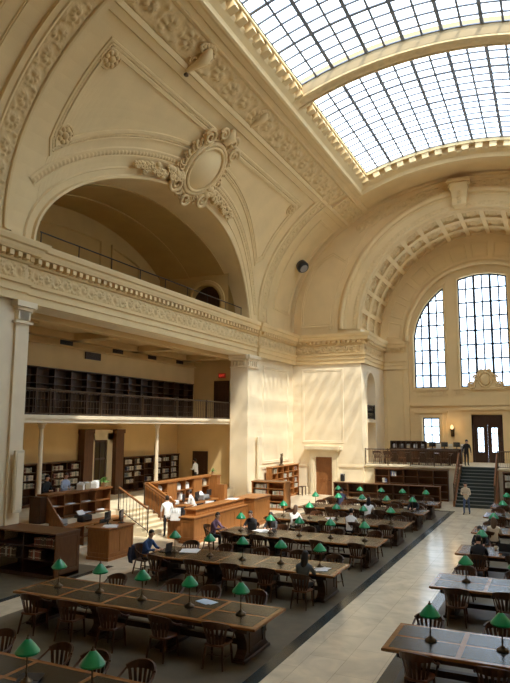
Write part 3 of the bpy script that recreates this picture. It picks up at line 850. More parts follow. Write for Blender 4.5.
# ------------------------------------------------------------------ bookcases and books
def bookcase(name, loc, w, d, h, bays, shelves, label, cat='bookcase', m='oak', rz=0, back=True, top=.05, base=.12, endm=None, double=False):
    # local: front faces -y, origin at front-left-bottom corner, width along +x, depth along +y
    r = empty(name, loc, rz); tag(r, label, cat); M_ = M[m]
    mb = MB(); mb.box(0, w, .02, d, 0, base); mb.build('plinth', M_, r)
    mb = MB(); mb.cbox(-.03, w + .03, -.04, d + (.04 if double else 0), h - top, h, .012); mb.build('top', M[endm or m], r)
    mb = MB(); mb.box(.03, w - .03, d / 2 - .012 if double else d - .025, d / 2 + .012 if double else d, base, h - top); mb.build('back_panel', M_, r)
    bw = w / bays
    for k in range(bays + 1):
        x = min(max(bw * k, .025), w - .025)
        mb = MB(); mb.box(x - .025, x + .025, 0, d, base if 0 < k < bays else 0, h - top)
        if k in (0, bays):
            xo = -.012 if k == 0 else w + .0
            for z0, z1 in ((.2, h * .9),):
                mb.box(xo, xo + .012, .08, .14, z0, z1); mb.box(xo, xo + .012, d - .14, d - .08, z0, z1); mb.box(xo, xo + .012, .14, d - .14, z1 - .06, z1); mb.box(xo, xo + .012, .14, d - .14, z0, z0 + .06)
        mb.build('upright', M[endm or m] if k in (0, bays) else M_, r)
    sh = (h - top - base) / shelves
    for k in range(1, shelves):
        mb = MB(); mb.box(.05, w - .05, .01, d - .02, base + sh * k - .014, base + sh * k + .014); mb.build('shelf', M_, r)
    # slots in world space for books
    c, s_ = cos(rz), sin(rz); slots = []
    for si in range(shelves):
        for b in range(bays):
            slots.append((loc, rz, bw * b + .04, bw * (b + 1) - .04, base + sh * si + (.015 if si else 0), sh - .04, si, b))
    r['_'] = 0; del r['_']
    return r, slots
BOOKM = []
for i, c in enumerate([(.33, .30, .24), (.22, .06, .04), (.10, .12, .16), (.45, .42, .36), (.08, .055, .04), (.16, .18, .15), (.30, .20, .11), (.09, .11, .22), (.5, .46, .38), (.13, .04, .035)]):
    BOOKM.append(mat('book_cloth_%d' % i, c, .6, noise=.15, scale=10))
BNAMES = ['grey-tan', 'dark red', 'slate', 'pale grey', 'dark brown', 'grey-green', 'tan', 'navy blue', 'cream', 'maroon']
BPROTO = []
def book_mesh(i):
    m = MB(); t = .5
    # unit book: x thickness 1, y depth 1 (spine at y=0), z height 1
    m.box(-.5, -.42, .02, 1, 0, 1, 0); m.box(.42, .5, .02, 1, 0, 1, 0)
    m.rings([[(-.5, .04, z), (-.3, 0, z), (.3, 0, z), (.5, .04, z), (.5, .1, z), (-.5, .1, z)] for z in (0, 1)], 0)
    m.box(-.42, .42, .08, .97, .02, .975, 1)
    for z in (.18, .8): m.box(-.4, .4, -.015, .02, z, z + .05, 1)
    return m
NB = [0]
def put_book(loc, rz, x, y, z, th, dep, hgt, ci, where, lean=0):
    if NB[0] >= 298: return False
    if len(BPROTO) <= ci: 
        while len(BPROTO) <= ci:
            o = book_mesh(len(BPROTO)).build('book', [BOOKM[len(BPROTO)], M['pages']]); COL.objects.unlink(o); BPROTO.append(o)
    o = BPROTO[ci].copy(); o.name = 'book'; COL.objects.link(o)
    c, s = cos(rz), sin(rz)
    o.location = (loc[0] + c * x - s * y, loc[1] + s * x + c * y, loc[2] + z + .002)
    o.rotation_euler = (0, 0, rz); o.scale = (th, dep, hgt)
    tag(o, '%s book standing %s' % (BNAMES[ci], where), 'book', 'books ' + where)
    NB[0] += 1
    return True
def fill(slots, where, n, pick=None, tones=None, depth=.22, tmin=.05, tmax=.1, full=.8):
    rn = random.Random(len(where)); sl = list(slots); rn.shuffle(sl); left = n
    for (loc, rz, x0, x1, z, h, si, b) in sl:
        if pick and not pick(si, b): continue
        x = x0 + .01 + (rn.random() * (x1 - x0) * (1 - full)); hb = h * rn.uniform(.68, .8); end = x + (x1 - x0) * full
        while x < min(end, x1 - .1) and left > 0:
            th = rn.uniform(tmin, tmax); ci = rn.choice(tones or range(10))
            nm = where % ['bottom', 'second', 'third', 'fourth', 'fifth', 'sixth'][si] if '%s' in where else where
            if not put_book(loc, rz, x + th / 2, .03 + rn.uniform(0, .02), z, th - .004, depth, hb * rn.uniform(.9, 1.12), ci, nm): return
            x += th; left -= 1
        if left <= 0: return

# I: dark case in the left foreground
rI, sI = bookcase('dark_bookcase', (-16.85, 15.42, 0), 2.7, 1.1, 1.4, 2, 3, 'dark low bookcase with oak end panel against the near pier', m='walnut', endm='oakdark')
fill(sI, 'on the %s shelf of the dark bookcase by the near pier', 34, lambda si, b: si > 0, [1, 9, 4, 4, 3], tmin=.05, tmax=.085, full=.7)
# A / B: bookcases on the platform's back wall (front faces +x  -> rz = 90 deg: local -y -> +x)
def face_px(name, x, y0, y1, z, d, h, bays, shelves, label, **k):
    return bookcase(name, (x, y0, z), y1 - y0, d, h, bays, shelves, label, rz=pi / 2, **k)
rA, sA = face_px('bookcase', -21.8, 17.2, 25.3, 1.0, .38, 1.95, 8, 5, 'tall dark bookcase against the back wall left of the glazed doorway', m='shelfwood')
fill(sA, 'on the %s shelf of the bookcase left of the glazed doorway', 66, lambda si, b: b >= 4 and si > 0, [0, 3, 8, 3, 4, 9, 2, 5], tmin=.1, tmax=.16, full=.66)
rB, sB = face_px('bookcase', -21.8, 28.9, 34.6, 1.0, .38, 1.95, 6, 5, 'tall dark bookcase against the back wall right of the glazed doorway', m='shelfwood')
fill(sB, 'on the %s shelf of the bookcase right of the glazed doorway', 90, lambda si, b: si > 0, [0, 3, 8, 3, 8, 2, 5, 7], tmin=.1, tmax=.16, full=.66)
rC, sC = face_px('balcony_bookcase', -20.6, 16.3, 34.2, 5.11, .36, 2.24, 16, 6, 'long row of empty dark shelving along the balcony wall', m='walnut')
# D: low double-sided case, E: tall case against the pier
rD, sD = bookcase('low_bookcase', (-15.95, 33.2, 0), 2.05, .95, 1.58, 2, 4, 'low oak bookcase with tilted end near the far pier', m='oakdesk', double=True)
fill(sD, 'on the %s shelf of the low oak bookcase', 36, None, [0, 3, 8, 3, 1, 5, 6], tmin=.06, tmax=.1, full=.75)
rE, sE = face_px('tall_bookcase', -16.3, 36.9, 41.6, 0, .4, 2.12, 5, 5, 'tall oak bookcase standing along the bright far pier', m='oakdesk')
fill(sE, 'on the %s shelf of the tall oak bookcase by the pier', 40, lambda si, b: si > 0, [0, 3, 8, 3, 1, 5, 6], tmin=.08, tmax=.13, full=.5)
# F: long low bookcase behind the last table
rF, sF = bookcase('long_low_bookcase', (-12.7, 38.35, 0), 6.5, .5, 1.25, 7, 2, 'long low empty bookcase behind the last tables left of the aisle', m='oakdark')
# G / H: cases built against the terrace front
rG, sG = bookcase('terrace_bookcase', (-11.0, 41.98, 0), 4.75, .42, 1.95, 5, 4, 'wide mostly empty bookcase under the terrace left of the steps', m='oakdark')
fill(sG, 'on the %s shelf of the case under the terrace', 8, lambda si, b: b <= 1 and si >= 2, [7, 3, 8], full=.3)
rH, sH = bookcase('terrace_bookcase', (-2.95, 41.98, 0), 4.2, .42, 1.95, 4, 4, 'bookcase of pale volumes under the terrace right of the steps', m='oakdark')
fill(sH, 'on the %s shelf right of the terrace steps', 16, lambda si, b: b == 0, [3, 8, 0, 8], full=.8, tmin=.06, tmax=.1)
# ------------------------------------------------------------------ doors and wall fittings
# wooden door in the far wall
r = empty('door_3', (-14.575, 42.12, 0)); struct(r, 'tall brown wooden door with stone surround in the far wall', 'door')
m = MB(); m.box(-.62, .62, 0, .05, 0, 2.6); m.box(-.62, -.5, -.02, 0, 0, 2.6); m.box(.5, .62, -.02, 0, 0, 2.6); m.box(-.5, .5, -.02, 0, 2.45, 2.6); m.box(-.5, .5, -.02, 0, .95, 1.1); m.box(-.5, .5, -.02, 0, 0, .2)
m.build('door_leaf', M['oak'], r)
m = MB(); m.tube([(.42, -.03, 1.0), (.42, -.1, 1.0), (.3, -.1, 1.0)], .02, 6); m.build('handle', M['bronze'], r)
mb = MB()
for x0, x1 in ((-15.6, -15.2), (-13.95, -13.55)): mapbox(mb, MTRANS, x0, x1, 0, 2.6, 0, .16); mapbox(mb, MTRANS, x0 + .1, x1 - .1, 0, 2.6, .16, .2)
mapbox(mb, MTRANS, -15.6, -13.55, 2.6, 2.98, 0, .16); mapbox(mb, MTRANS, -15.75, -13.4, 2.98, 3.12, 0, .3); mapbox(mb, MTRANS, -15.9, -13.25, 3.12, 3.34, 0, .46)
struct(mb.build('trim_42', [M['stone']]), 'pale stone surround with hooded lintel on the far wall door', 'moulding')
# glazed doorway in the recess
r = empty('door_4', (-22.1, 27.1, 1.0)); struct(r, 'tall dark glazed doorway between oak pilasters in the recess', 'door')
m = MB()
for y0, y1, x in ((-1.65, -.95, .35), (.95, 1.65, .35)):
    m.box(-.05, x, y0, y1, 0, 3.52); m.box(-.05, x + .05, y0 - .04, y1 + .04, 0, .25); m.box(-.05, x + .05, y0 - .04, y1 + .04, 3.3, 3.52)
m.build('pilaster', M['oakdark'], r)
m = MB(); m.box(-.05, .1, -.95, -.55, 0, 3.3); m.box(-.05, .1, .5, .95, 0, 3.3); m.box(-.05, .1, -.95, .95, 2.95, 3.5); m.build('frame', M['stone'], r)
m = MB(); m.box(0, .06, -.55, -.43, 0, 2.95); m.box(0, .06, .38, .5, 0, 2.95); m.box(0, .06, -.55, .5, 2.85, 2.95); m.box(0, .06, -.55, .5, 1.9, 2.0); m.box(0, .06, -.55, .5, 0, .5); m.box(0, .06, -.06, .0, 0, 2.9)
o = m.build('door_leaf', M['walnut'], r)
m = MB(); m.box(.02, .035, -.43, .38, .5, 1.9); m.box(.02, .035, -.43, .38, 2.0, 2.85); m.build('glass', M['doorglassdark'], o)
# doors on the recess side wall (faces -y)
def side_door(name, x0, x1, z, h, label):
    r = empty(name, ((x0 + x1) / 2, YS - .02, z)); struct(r, label, 'door'); w = (x1 - x0) / 2
    m = MB(); m.box(-w - .12, -w, -.06, .02, 0, h + .12); m.box(w, w + .12, -.06, .02, 0, h + .12); m.box(-w, w, -.06, .02, h, h + .12); m.build('frame', M['walnut'], r)
    m = MB(); m.box(-w, w, -.03, .01, 0, h); m.box(-w + .12, w - .12, -.045, -.03, .2, h * .42); m.box(-w + .12, w - .12, -.045, -.03, h * .5, h - .15); m.build('door_leaf', M['walnut'], r)
    m = MB(); m.ball((w - .1, -.09, 1.0), .035, .035, .035); m.build('knob', M['bronze'], r)
side_door('door_5', -20.85, -20.0, 1.0, 2.0, 'dark wooden door at the back corner of the recess')
side_door('door_6', -19.35, -18.5, 5.11, 2.34, 'dark wooden door at the end of the balcony')
r = empty('exit_sign', (-18.9, YS - .06, 7.75)); tag(r, 'small red lit exit sign above the dark balcony door', 'sign')
m = MB(); m.cbox(-.26, .26, -.02, .05, 0, .3, .01); m.build('sign_box', M['red'], r)
def text(txt, size, loc, rot, m, parent, name='lettering', ext=.004):
    cu = bpy.data.curves.new(name, 'FONT'); cu.body = txt; cu.size = size; cu.align_x = 'CENTER'; cu.align_y = 'CENTER'; cu.extrude = ext
    o = bpy.data.objects.new(name, cu); COL.objects.link(o); dg = bpy.context.evaluated_depsgraph_get(); me = bpy.data.meshes.new_from_object(o.evaluated_get(dg)); bpy.data.objects.remove(o)
    o = bpy.data.objects.new(name, me); COL.objects.link(o); me.materials.clear(); me.materials.append(m); o.location = loc; o.rotation_euler = rot; o.parent = parent
    return o
text('EXIT', .2, (0, -.03, .15), (pi / 2, 0, 0), M['exit'], r)
for i, (y, z, w) in enumerate(((22.95, 8.72, .75), (24.9, 8.22, 1.1), (26.9, 8.72, .75), (30.1, 8.72, .7), (33.1, 8.72, .65))):
    r = empty('air_vent', (XB_UP + .02, y, z), pi / 2)
    tag(r, ('wide dark air grille hung lower than the others above the balcony shelving' if i == 1 else '%s dark air grille above the balcony shelving counted from the near end' % ORD[i]), 'vent', 'air grilles above the balcony shelves')
    m = MB(); m.box(-w / 2, w / 2, -.03, 0, -.14, .14); m.build('backing', M['vent'], r)
    m = MB(); m.box(-w / 2 - .04, w / 2 + .04, -.05, 0, .14, .18); m.box(-w / 2 - .04, w / 2 + .04, -.05, 0, -.18, -.14); m.box(-w / 2 - .04, -w / 2, -.05, 0, -.14, .14); m.box(w / 2, w / 2 + .04, -.05, 0, -.14, .14)
    for k in range(6): m.box(-w / 2, w / 2, -.045, -.03, -.12 + .045 * k, -.105 + .045 * k)
    m.build('grille', M['walnut'], r)
# slender columns carrying the balcony
def iron_column(y, label):
    r = empty('slender_column', (-18.64, y, 1.0)); tag(r, label, 'column')
    m = MB(); m.lathe([(.17, 0), (.17, .1), (.12, .16), (.12, .24)], 12); m.build('base', M['white_plaster'], r)
    m = MB(); m.lathe([(.10, .22), (.085, 3.62)], 12); m.build('shaft', M['white_plaster'], r)
    m = MB(); m.lathe([(.085, 3.6), (.13, 3.66), (.13, 3.72), (.19, 3.8), (.19, 3.885)], 12); m.build('capital', M['white_plaster'], r)
iron_column(19.2, 'slender cream column at the near end of the service desk')
iron_column(27.4, 'slender cream column right of the short stairs')
# tall narrow pale wall panels on the piers
for x, y, z, h, lab in ((XL + .10, 16.15, 1.8, 2.1, 'tall narrow pale panel fixed to the near pier'), (XL + .10, 35.62, 1.5, 2.55, 'tall narrow pale panel fixed to the far pier')):
    r = empty('wall_panel', (x + .1, y, z)); tag(r, lab, 'panel')
    m = MB(); m.cbox(0, .12, -.2, .2, 0, h, .02); m.build('casing', M['stone'], r)
    m = MB(); m.box(.12, .135, -.14, .14, .1, h - .1); m.build('front_board', M['white_plaster'], r)
# wall phone beside the door
r = empty('wall_telephone', (-13.2, YT - .1, 1.0)); tag(r, 'black wall telephone box right of the brown wooden door', 'telephone')
m = MB(); m.cbox(-.14, .14, -.12, 0.04, 0, .5, .02); m.box(-.1, .1, -.14, -.12, .05, .2); m.build('body', M['black'], r)
m = MB(); m.tube([(-.1, -.14, .42), (-.1, -.18, .5), (.1, -.18, .5), (.1, -.14, .42)], .03, 8); m.build('handset', M['grey'], r)
# loudspeaker on the vault
p = V(40.1, v_of(26), 0); q = V(40.1, v_of(26), .3)
r = empty('loudspeaker', p); tag(r, 'black rounded loudspeaker mounted on the vault beside the arch', 'loudspeaker')
d = Vector(q) - Vector(p)
m = MB(); m.tube([(0, 0, 0), d * .5], .06, 8); m.build('bracket', M['iron'], r)
m = MB(); m.tube([Vector((0, 0, -.04)) + d * .4, d * .55, d * 1.4 + Vector((0, -.12, -.12)), d * 1.7 + Vector((0, -.16, -.16))], [.22, .4, .44, .36], 14); m.build('cabinet', M['black'], r)
m = MB(); m.tube([d * 1.7 + Vector((0, -.16, -.16)), d * 1.78 + Vector((0, -.17, -.17))], [.3, .28], 14); m.build('grille', M['grey'], r)
# lit wall sconce
r = empty('wall_sconce', (-6.75, YE - .02, 4.5)); tag(r, 'lit wall sconce between the small window and the great door', 'lamp')
m = MB(); m.cbox(-.12, .12, -.06, .02, -.5, .15, .02); m.build('back_plate', M['bronze'], r)
m = MB(); m.tube([(0, -.05, -.35), (0, -.25, -.42), (0, -.36, -.2), (0, -.36, 0)], .035, 8); m.lathe([(.03, -.05), (.16, .0), (.17, .04)], 10, (0, -.36, 0)); m.build('arm', M['bronze'], r)
m = MB(); m.lathe([(.06, .04), (.11, .12), (.11, .22), (.07, .33), (.02, .38)], 12, (0, -.36, 0)); m.build('lamp_shade', M['bulb'], r)

# ------------------------------------------------------------------ plaster sculpture
def scroll(m, c, r, turns, ax, ay, thick, sgn=1):
    pts = []; rad = []
    for i in range(int(18 * turns) + 1):
        t = i / (18 * turns); a = sgn * t * turns * 2 * pi; rr = r * (1 - .8 * t)
        pts.append(c + ax * (rr * cos(a)) + ay * (rr * sin(a))); rad.append(thick * (1 - .4 * t))
    m.tube(pts, rad, 6)
def frame_at(u, v):
    p = Vector(V(u, v, 0)); n = (Vector(V(u, v, 1)) - p).normalized(); ay = (Vector(V(u, v + .05, 0)) - p).normalized()
    return p, Vector((0, 1, 0)), ay, n
# the great cartouche at the crown of the side arch
cu_, cv_ = 24.9, v_of(33.8)
p, ax, ay, n = frame_at(cu_, cv_)
r = empty('plaster_cartouche', p); tag(r, 'huge scrolled oval plaster cartouche above the crown of the side arch', 'ornament', None, None)
m = MB()
rows = []
for i in range(7):
    f = 1 - i / 6
    rows.append([ax * (1.02 * f * cos(t)) + ay * (1.12 * f * sin(t)) + n * (.28 + .32 * (1 - f * f)) for t in [2 * pi * k / 28 for k in range(29)]])
m.grid(rows); m.build('oval_boss', M['plaster'], r)
m = MB()
for rr, rz_, th, hh in ((1.06, 1.16, .08, .34), (1.24, 1.35, .11, .26), (1.42, 1.54, .07, .2)):
    m.tube([ax * (rr * cos(t)) + ay * (rz_ * sin(t)) + n * hh for t in [2 * pi * k / 36 for k in range(37)]], th, 8)
m.build('oval_frame', M['ornament'], r)
m = MB(); rn = random.Random(4)
for k in range(40):
    a = 2 * pi * k / 40
    c = ax * (1.55 * cos(a)) + ay * (1.68 * sin(a)) + n * .2
    scroll(m, c, rn.uniform(.16, .3), 1.3, ax * cos(a) + ay * sin(a), (ay * cos(a) - ax * sin(a)) * .8 + n * .5, .06, 1 if k % 2 else -1)
for s in (-1, 1):
    scroll(m, ax * (1.15 * s) + ay * 1.35 + n * .35, .4, 1.6, ax * s, ay, .09, 1)
    scroll(m, ax * (1.2 * s) - ay * 1.3 + n * .35, .42, 1.6, ax * s, -ay, .1, 1)
    scroll(m, ax * (.5 * s) + ay * 1.85 + n * .4, .32, 1.5, ax * s, ay, .08, 1)
scroll(m, -ay * 1.7 + n * .35, .36, 1.2, ax, -ay, .09)
m.tube([ay * 1.6 + n * .25, ay * 1.95 + n * .45, ay * 2.3 + n * .3], [.24, .28, .1], 10)
m.build('scrollwork', M['ornament'], r)
for s in (-1, 1):
    m = MB()
    for k in range(46):
        t = k / 45
        u = cu_ + s * (1.1 + 3.1 * t)
        ue = max(-.98, min(.98, (u - LY) / (LHW + .45)))
        v = v_of_z(LZ0 + (LR + .55) * sqrt(1 - ue * ue)) + rn.uniform(-.22, .22)
        w = .26 * (1 - .5 * t)
        c = Vector(V(u, v, .12 + w * .5)) - p
        m.ball(c, w * rn.uniform(.6, .9), w * rn.uniform(.6, 1.0), w * .7, 7, 5)
        if k % 2: scroll(m, c + n * .1, w * .8, 1, ax * s, ay, .06, s)
    m.build('leaf_swag', M['ornament'], r)
# scroll brackets on the long frieze
for i, u in enumerate((19.9, 25.55)):
    p, ax, ay, n = frame_at(u, (vlo + vhi) / 2)
    r = empty('scroll_bracket', p); tag(r, ['plaster bracket hanging from the long frieze nearer the viewer', 'shell crest on the long frieze above the great cartouche'][i], 'ornament')
    k_ = .62 if i == 0 else .5
    ax, ay, n = ax * k_, ay * k_, n * k_ * (1 if i == 0 else .5)
    m = MB(); pts = [ay * .75 + n * .15, ay * .45 + n * .5, n * .6, -ay * .5 + n * .5, -ay * 1.3 + n * .3]
    m.tube(pts, [.14, .22, .22, .15, .08], 10); m.build('bracket_body', M['plaster'], r)
    m = MB()
    for s in (-1, 1):
        scroll(m, ax * (.42 * s) + ay * .5 + n * .3, .4, 1.5, ax * s, ay, .06); scroll(m, ax * (.35 * s) - ay * .45 + n * .3, .3, 1.4, ax * s, -ay, .05)
    for k in range(9):
        a = pi * k / 8; m.ball(ax * (.62 * cos(a)) + ay * (.4 + .6 * sin(a)) + n * .3, .1, .12, .1, 7, 5)
    m.build('leaves', M['ornament'], r)
    if i == 0:
        m = MB(); m.lathe([(.09, 0), (.11, .06), (.05, .12)], 10); o = m.build('lamp_socket', M['bronze'], r); o.location = -ay * 1.3 + n * .3 - Vector((0, 0, .2))
# keystone of the end arch
r = empty('keystone', (AX - .5, YT - .05, CZ + CR + .08)); tag(r, 'large scrolled plaster keystone at the top of the end arch', 'ornament')
m = MB(); rowsk = []
for z, w, d in ((-.05, .38, .3), (.1, .42, .55), (.6, .46, .5), (1.1, .52, .62), (1.5, .56, .8), (1.6, .5, .75)):
    rowsk.append([(-w, .05, z), (w, .05, z), (w, -d, z), (w * .4, -d - .08, z), (-w * .4, -d - .08, z), (-w, -d, z)])
m.rings(rowsk); m.build('keystone_body', M['plaster'], r)
m = MB(); m.box(-.75, .75, -.95, .05, 1.6, 1.72); m.box(-.66, .66, -.85, .05, 1.72, 1.84); m.build('cap', M['plaster'], r)
m = MB()
for s in (-1, 1):
    scroll(m, Vector((.5 * s, -.55, 1.3)), .28, 1.5, Vector((s * .4, -.6, 0)), Vector((0, 0, 1)), .08)
    scroll(m, Vector((.4 * s, -.4, .2)), .2, 1.5, Vector((s * .4, -.6, 0)), Vector((0, 0, -1)), .06)
for k in range(5): m.ball((0, -.62, .25 + .22 * k), .14, .1, .13, 8, 5)
m.build('scrolls', M['ornament'], r)
# crest on the sill of the middle window
r = empty('plaster_crest', (AX, YE - .12, WB - .2)); tag(r, 'scrolled plaster crest on the sill of the tall centre window', 'ornament')
m = MB(); pl = [(-1.25, 0), (1.25, 0), (1.2, .35), (.85, .45), (.7, .95), (.45, 1.35), (0, 1.5), (-.45, 1.35), (-.7, .95), (-.85, .45), (-1.2, .35)]
m.prism(pl, lambda a, b, d: (a, d, b), -.08, .1); m.build('crest_body', M['plaster'], r)
m = MB(); m.ball((0, -.1, .72), .36, .14, .44, 14, 8); m.build('shield', M['plaster'], r)
m = MB(); X_, Z_ = Vector((1, 0, 0)), Vector((0, 0, 1))
m.tube([Vector((.46 * cos(t), -.12, .72 + .54 * sin(t))) for t in [2 * pi * k / 24 for k in range(25)]], .07, 7)
for s in (-1, 1):
    scroll(m, Vector((s * .95, -.12, .28)), .28, 1.6, X_ * s, Z_, .08); scroll(m, Vector((s * .62, -.12, .85)), .24, 1.5, X_ * s, Z_, .07); scroll(m, Vector((s * .25, -.12, 1.3)), .18, 1.4, X_ * s, Z_, .06)
m.build('scrolls', M['ornament'], r)
# bronze figure on the tall bookcase
r = empty('bronze_figure', (-16.5, 38.9, 2.12)); tag(r, 'small dark bronze statuette standing on top of the tall oak bookcase', 'statuette')
m = MB(); m.lathe([(.16, 0), (.16, .06), (.11, .1)], 10); m.build('base', M['bronze'], r)
m = MB(); m.tube([(0, 0, .09), (.02, 0, .3), (0, .02, .5), (.0, 0, .62)], [.08, .1, .11, .05], 8); m.ball((0, 0, .7), .07, .07, .09); m.tube([(0, 0, .55), (0, .2, .62), (0, .24, .8)], [.045, .04, .025], 6); m.tube([(0, 0, .55), (0, -.17, .45), (0, -.14, .3)], [.045, .04, .025], 6); m.build('figure', M['bronze'], r)

# ------------------------------------------------------------------ reading tables, lamps, chairs
def make_table(L, label):
    r = empty('reading_table'); tag(r, label, 'table', None)
    W = 1.62; h = L / 2; w = W / 2
    m = MB()
    m.rings([[(-h + i, -w + i, z), (h - i, -w + i, z), (h - i, w - i, z), (-h + i, w - i, z)] for i, z in ((.05, .70), (.0, .725), (0, .765), (.012, .778))], 0)
    m.build('tabletop', M['tablewood'], r)
    m = MB(); m.box(-h + .25, h - .25, -w + .16, -w + .2, .60, .70); m.box(-h + .25, h - .25, w - .2, w - .16, .60, .70); m.box(-h + .25, -h + .29, -w + .16, w - .16, .6, .7); m.box(h - .29, h - .25, -w + .16, w - .16, .6, .7)
    m.build('apron', M['tableleg'], r)
    bw = (L - .12) / 5
    for k in range(5):
        for y0, y1 in ((-w + .11, -.042), (.042, w - .11)):
            x0 = -h + .06 + bw * k
            m = MB(); m.rings([[(x0 + .045 + i, y0 + i, z), (x0 + bw - .045 - i, y0 + i, z), (x0 + bw - .045 - i, y1 - i, z), (x0 + .045 + i, y1 - i, z)] for i, z in ((0, .775), (.004, .781))], 0)
            m.build('leather_panel', M['leather'], r)
    for i, x in enumerate((-h + .45, -h + .45 + (L - .9) / 3, h - .45 - (L - .9) / 3, h - .45)):
        m = MB(); t = .11
        # scrolled pedestal profile in y-z
        pr = [(-.60, 0), (.60, 0), (.60, .09), (.52, .14), (.46, .22), (.47, .36), (.53, .48), (.60, .58), (.62, .70), (-.62, .70), (-.60, .58), (-.53, .48), (-.47, .36), (-.46, .22), (-.52, .14), (-.60, .09)]
        m.prism(pr, lambda a, b, d: (x + d, a, b), -t, t)
        for d in (-t, t):
            s = 1 if d > 0 else -1; d0, d1 = sorted((d, d + s * .018))
            m.box(x + d0, x + d1, -.36, -.28, .14, .64); m.box(x + d0, x + d1, .28, .36, .14, .64); m.box(x + d0, x + d1, -.28, .28, .56, .64); m.box(x + d0, x + d1, -.28, .28, .14, .22)
        pd = m.build('pedestal', M['tableleg'], r)
        m = MB(); m.cbox(x - t - .04, x + t + .04, -.64, .64, 0, .07, .012); m.build('foot', M['tableleg'], pd)
    m = MB(); m.box(-h + .5, h - .5, -.06, .06, .16, .28); m.build('stretcher', M['tableleg'], r)
    return reg(r)
def make_lamp():
    r = empty('desk_lamp')
    m = MB(); m.lathe([(.11, 0), (.115, .02), (.085, .045), (.05, .06), (.03, .09)], 14); m.build('base', M['bronze'], r)
    m = MB(); m.lathe([(.02, .08), (.014, .13), (.022, .16), (.013, .2), (.013, .56)], 8); m.build('stem', M['bronze'], r)
    m = MB()
    prof = [(.18, .452), (.19, .456), (.192, .476), (.15, .535), (.055, .645), (.035, .66)]
    n = 20
    rows = [[(a * cos(2 * pi * (k + .5) / n), a * sin(2 * pi * (k + .5) / n), z) for k in range(n)] for a, z in prof]
    m.rings(rows[:3], 0, False); m.rings(rows[2:], 0, False, True); inner = [[(x * .94, y * .94, z - .012) for x, y, z in row] for row in rows]; m.rings(inner, 0, False, True)
    m.rings([rows[0], inner[0]], 0, False)
    sh_ = m.build('lamp_shade', M['green'], r)
    m = MB(); m.lathe([(.036, .655), (.03, .68), (.014, .69), (.018, .705), (.004, .725)], 8); m.build('finial', M['bronze'], sh_)
    return reg(r)
def make_chair(m_='chairwood', seatm='seatwood'):
    r = empty('armchair'); cw = M[m_]
    m = MB(); rows = []
    for z, k in ((.415, .9), (.43, 1.0), (.455, 1.0), (.465, .93)):
        rows.append([(x * k, y * k, z) for x, y in ((-.2, -.21), (-.1, -.235), (.1, -.235), (.2, -.21), (.245, .0), (.25, .2), (.16, .245), (-.16, .245), (-.25, .2), (-.245, 0))])
    m.rings(rows, 0); m.build('seat', M[seatm], r)
    for x, y, bx, by in ((-.2, .2, -.23, .23), (.2, .2, .23, .23), (-.18, -.18, -.22, -.27), (.18, -.18, .22, -.27)):
        m = MB(); m.tube([(bx, by, 0), ((x + bx) / 2, (y + by) / 2, .22), (x, y, .43)], [.018, .026, .024], 8); m.build('leg', cw, r)
    m = MB()
    for s in (-1, 1): m.tube([(.215 * s, .21, .19), (.205 * s, -.22, .19)], .012, 6)
    m.tube([(-.21, 0, .19), (.21, 0, .19)], .012, 6); m.build('stretcher', cw, r)
    # curved top rail, slats
    def rail(a): return Vector((.305 * sin(a), -.03 - .26 * cos(a), 0))
    m = MB(); n = 10
    rows = []
    for i in range(n + 1):
        a = radians(-68 + 136 * i / n); p = rail(a); q = p * 1.0; o = Vector((sin(a), -cos(a), 0))
        hz = .915 - .085 * (abs(i - n / 2) / (n / 2)) ** 2
        rows.append([p - o * .016 + Vector((0, 0, .77)), p + o * .016 + Vector((0, 0, .77)), p + o * .03 + Vector((0, 0, hz)), p - o * .002 + Vector((0, 0, hz))])
    m.rings(rows, 0, True)
    for i in range(7):
        a = radians(-57 + 114 * i / 6); p = rail(a); b = Vector((.19 * sin(a) * 1.05, -.02 - .2 * cos(a), .45))
        o = Vector((cos(a), sin(a), 0)) * .026; d = Vector((sin(a), -cos(a), 0)) * .007; t = p + Vector((0, 0, .79))
        m.hexa([b - o - d, b + o - d, b + o + d, b - o + d, t - o - d, t + o - d, t + o + d, t - o + d])
    m.build('backrest', cw, r)
    for s in (-1, 1):
        m = MB(); m.tube([rail(radians(66 * s)) + Vector((0, 0, .80)), (.30 * s, -.06, .74), (.31 * s, .08, .675), (.30 * s, .2, .65), (.27 * s, .25, .645)], [.022, .024, .028, .032, .024], 8, flat=.7)
        m.tube([(.285 * s, .19, .645), (.25 * s, .17, .45)], .015, 6); m.build('armrest', cw, r)
    return reg(r)

TL, TS = 6.5, 6.15
protoL = make_table(TL, ''); protoS = make_table(TS, ''); lampP = make_lamp(); chairP = make_chair()
used = set()
def take(p):
    if p.name not in used: used.add(p.name); return p
    return copy_tree(p)
ROWN = ['bottom-edge', 'first', 'second', 'third', 'fourth', 'fifth', 'sixth']
def tname(side, k):
    if side == 'L': return 'the corner-cut table' if k == 0 else 'the %s full table left of the aisle' % ROWN[k]
    return 'the %s table right of the aisle' % ROWN[k]
LEFT = [(0, 7.85, 'L'), (1, 12.55, 'L'), (2, 17.45, 'S'), (3, 22.05, 'S'), (4, 26.35, 'S'), (5, 30.5, 'S'), (6, 34.2, 'S')]
RIGHT = [(1, 12.65), (2, 17.55), (3, 22.15), (4, 26.55), (5, 31.1), (6, 34.7)]
def put_chair(x, y, rz, label):
    o = take(chairP); o.location = (x, y, 0); o.rotation_euler = (0, 0, rz)
    return tag(o, label, 'chair', 'wooden armchairs at the reading tables')
rn = random.Random(21)
SEATED = []          # (x, y, rz) chairs whose sitter is built later
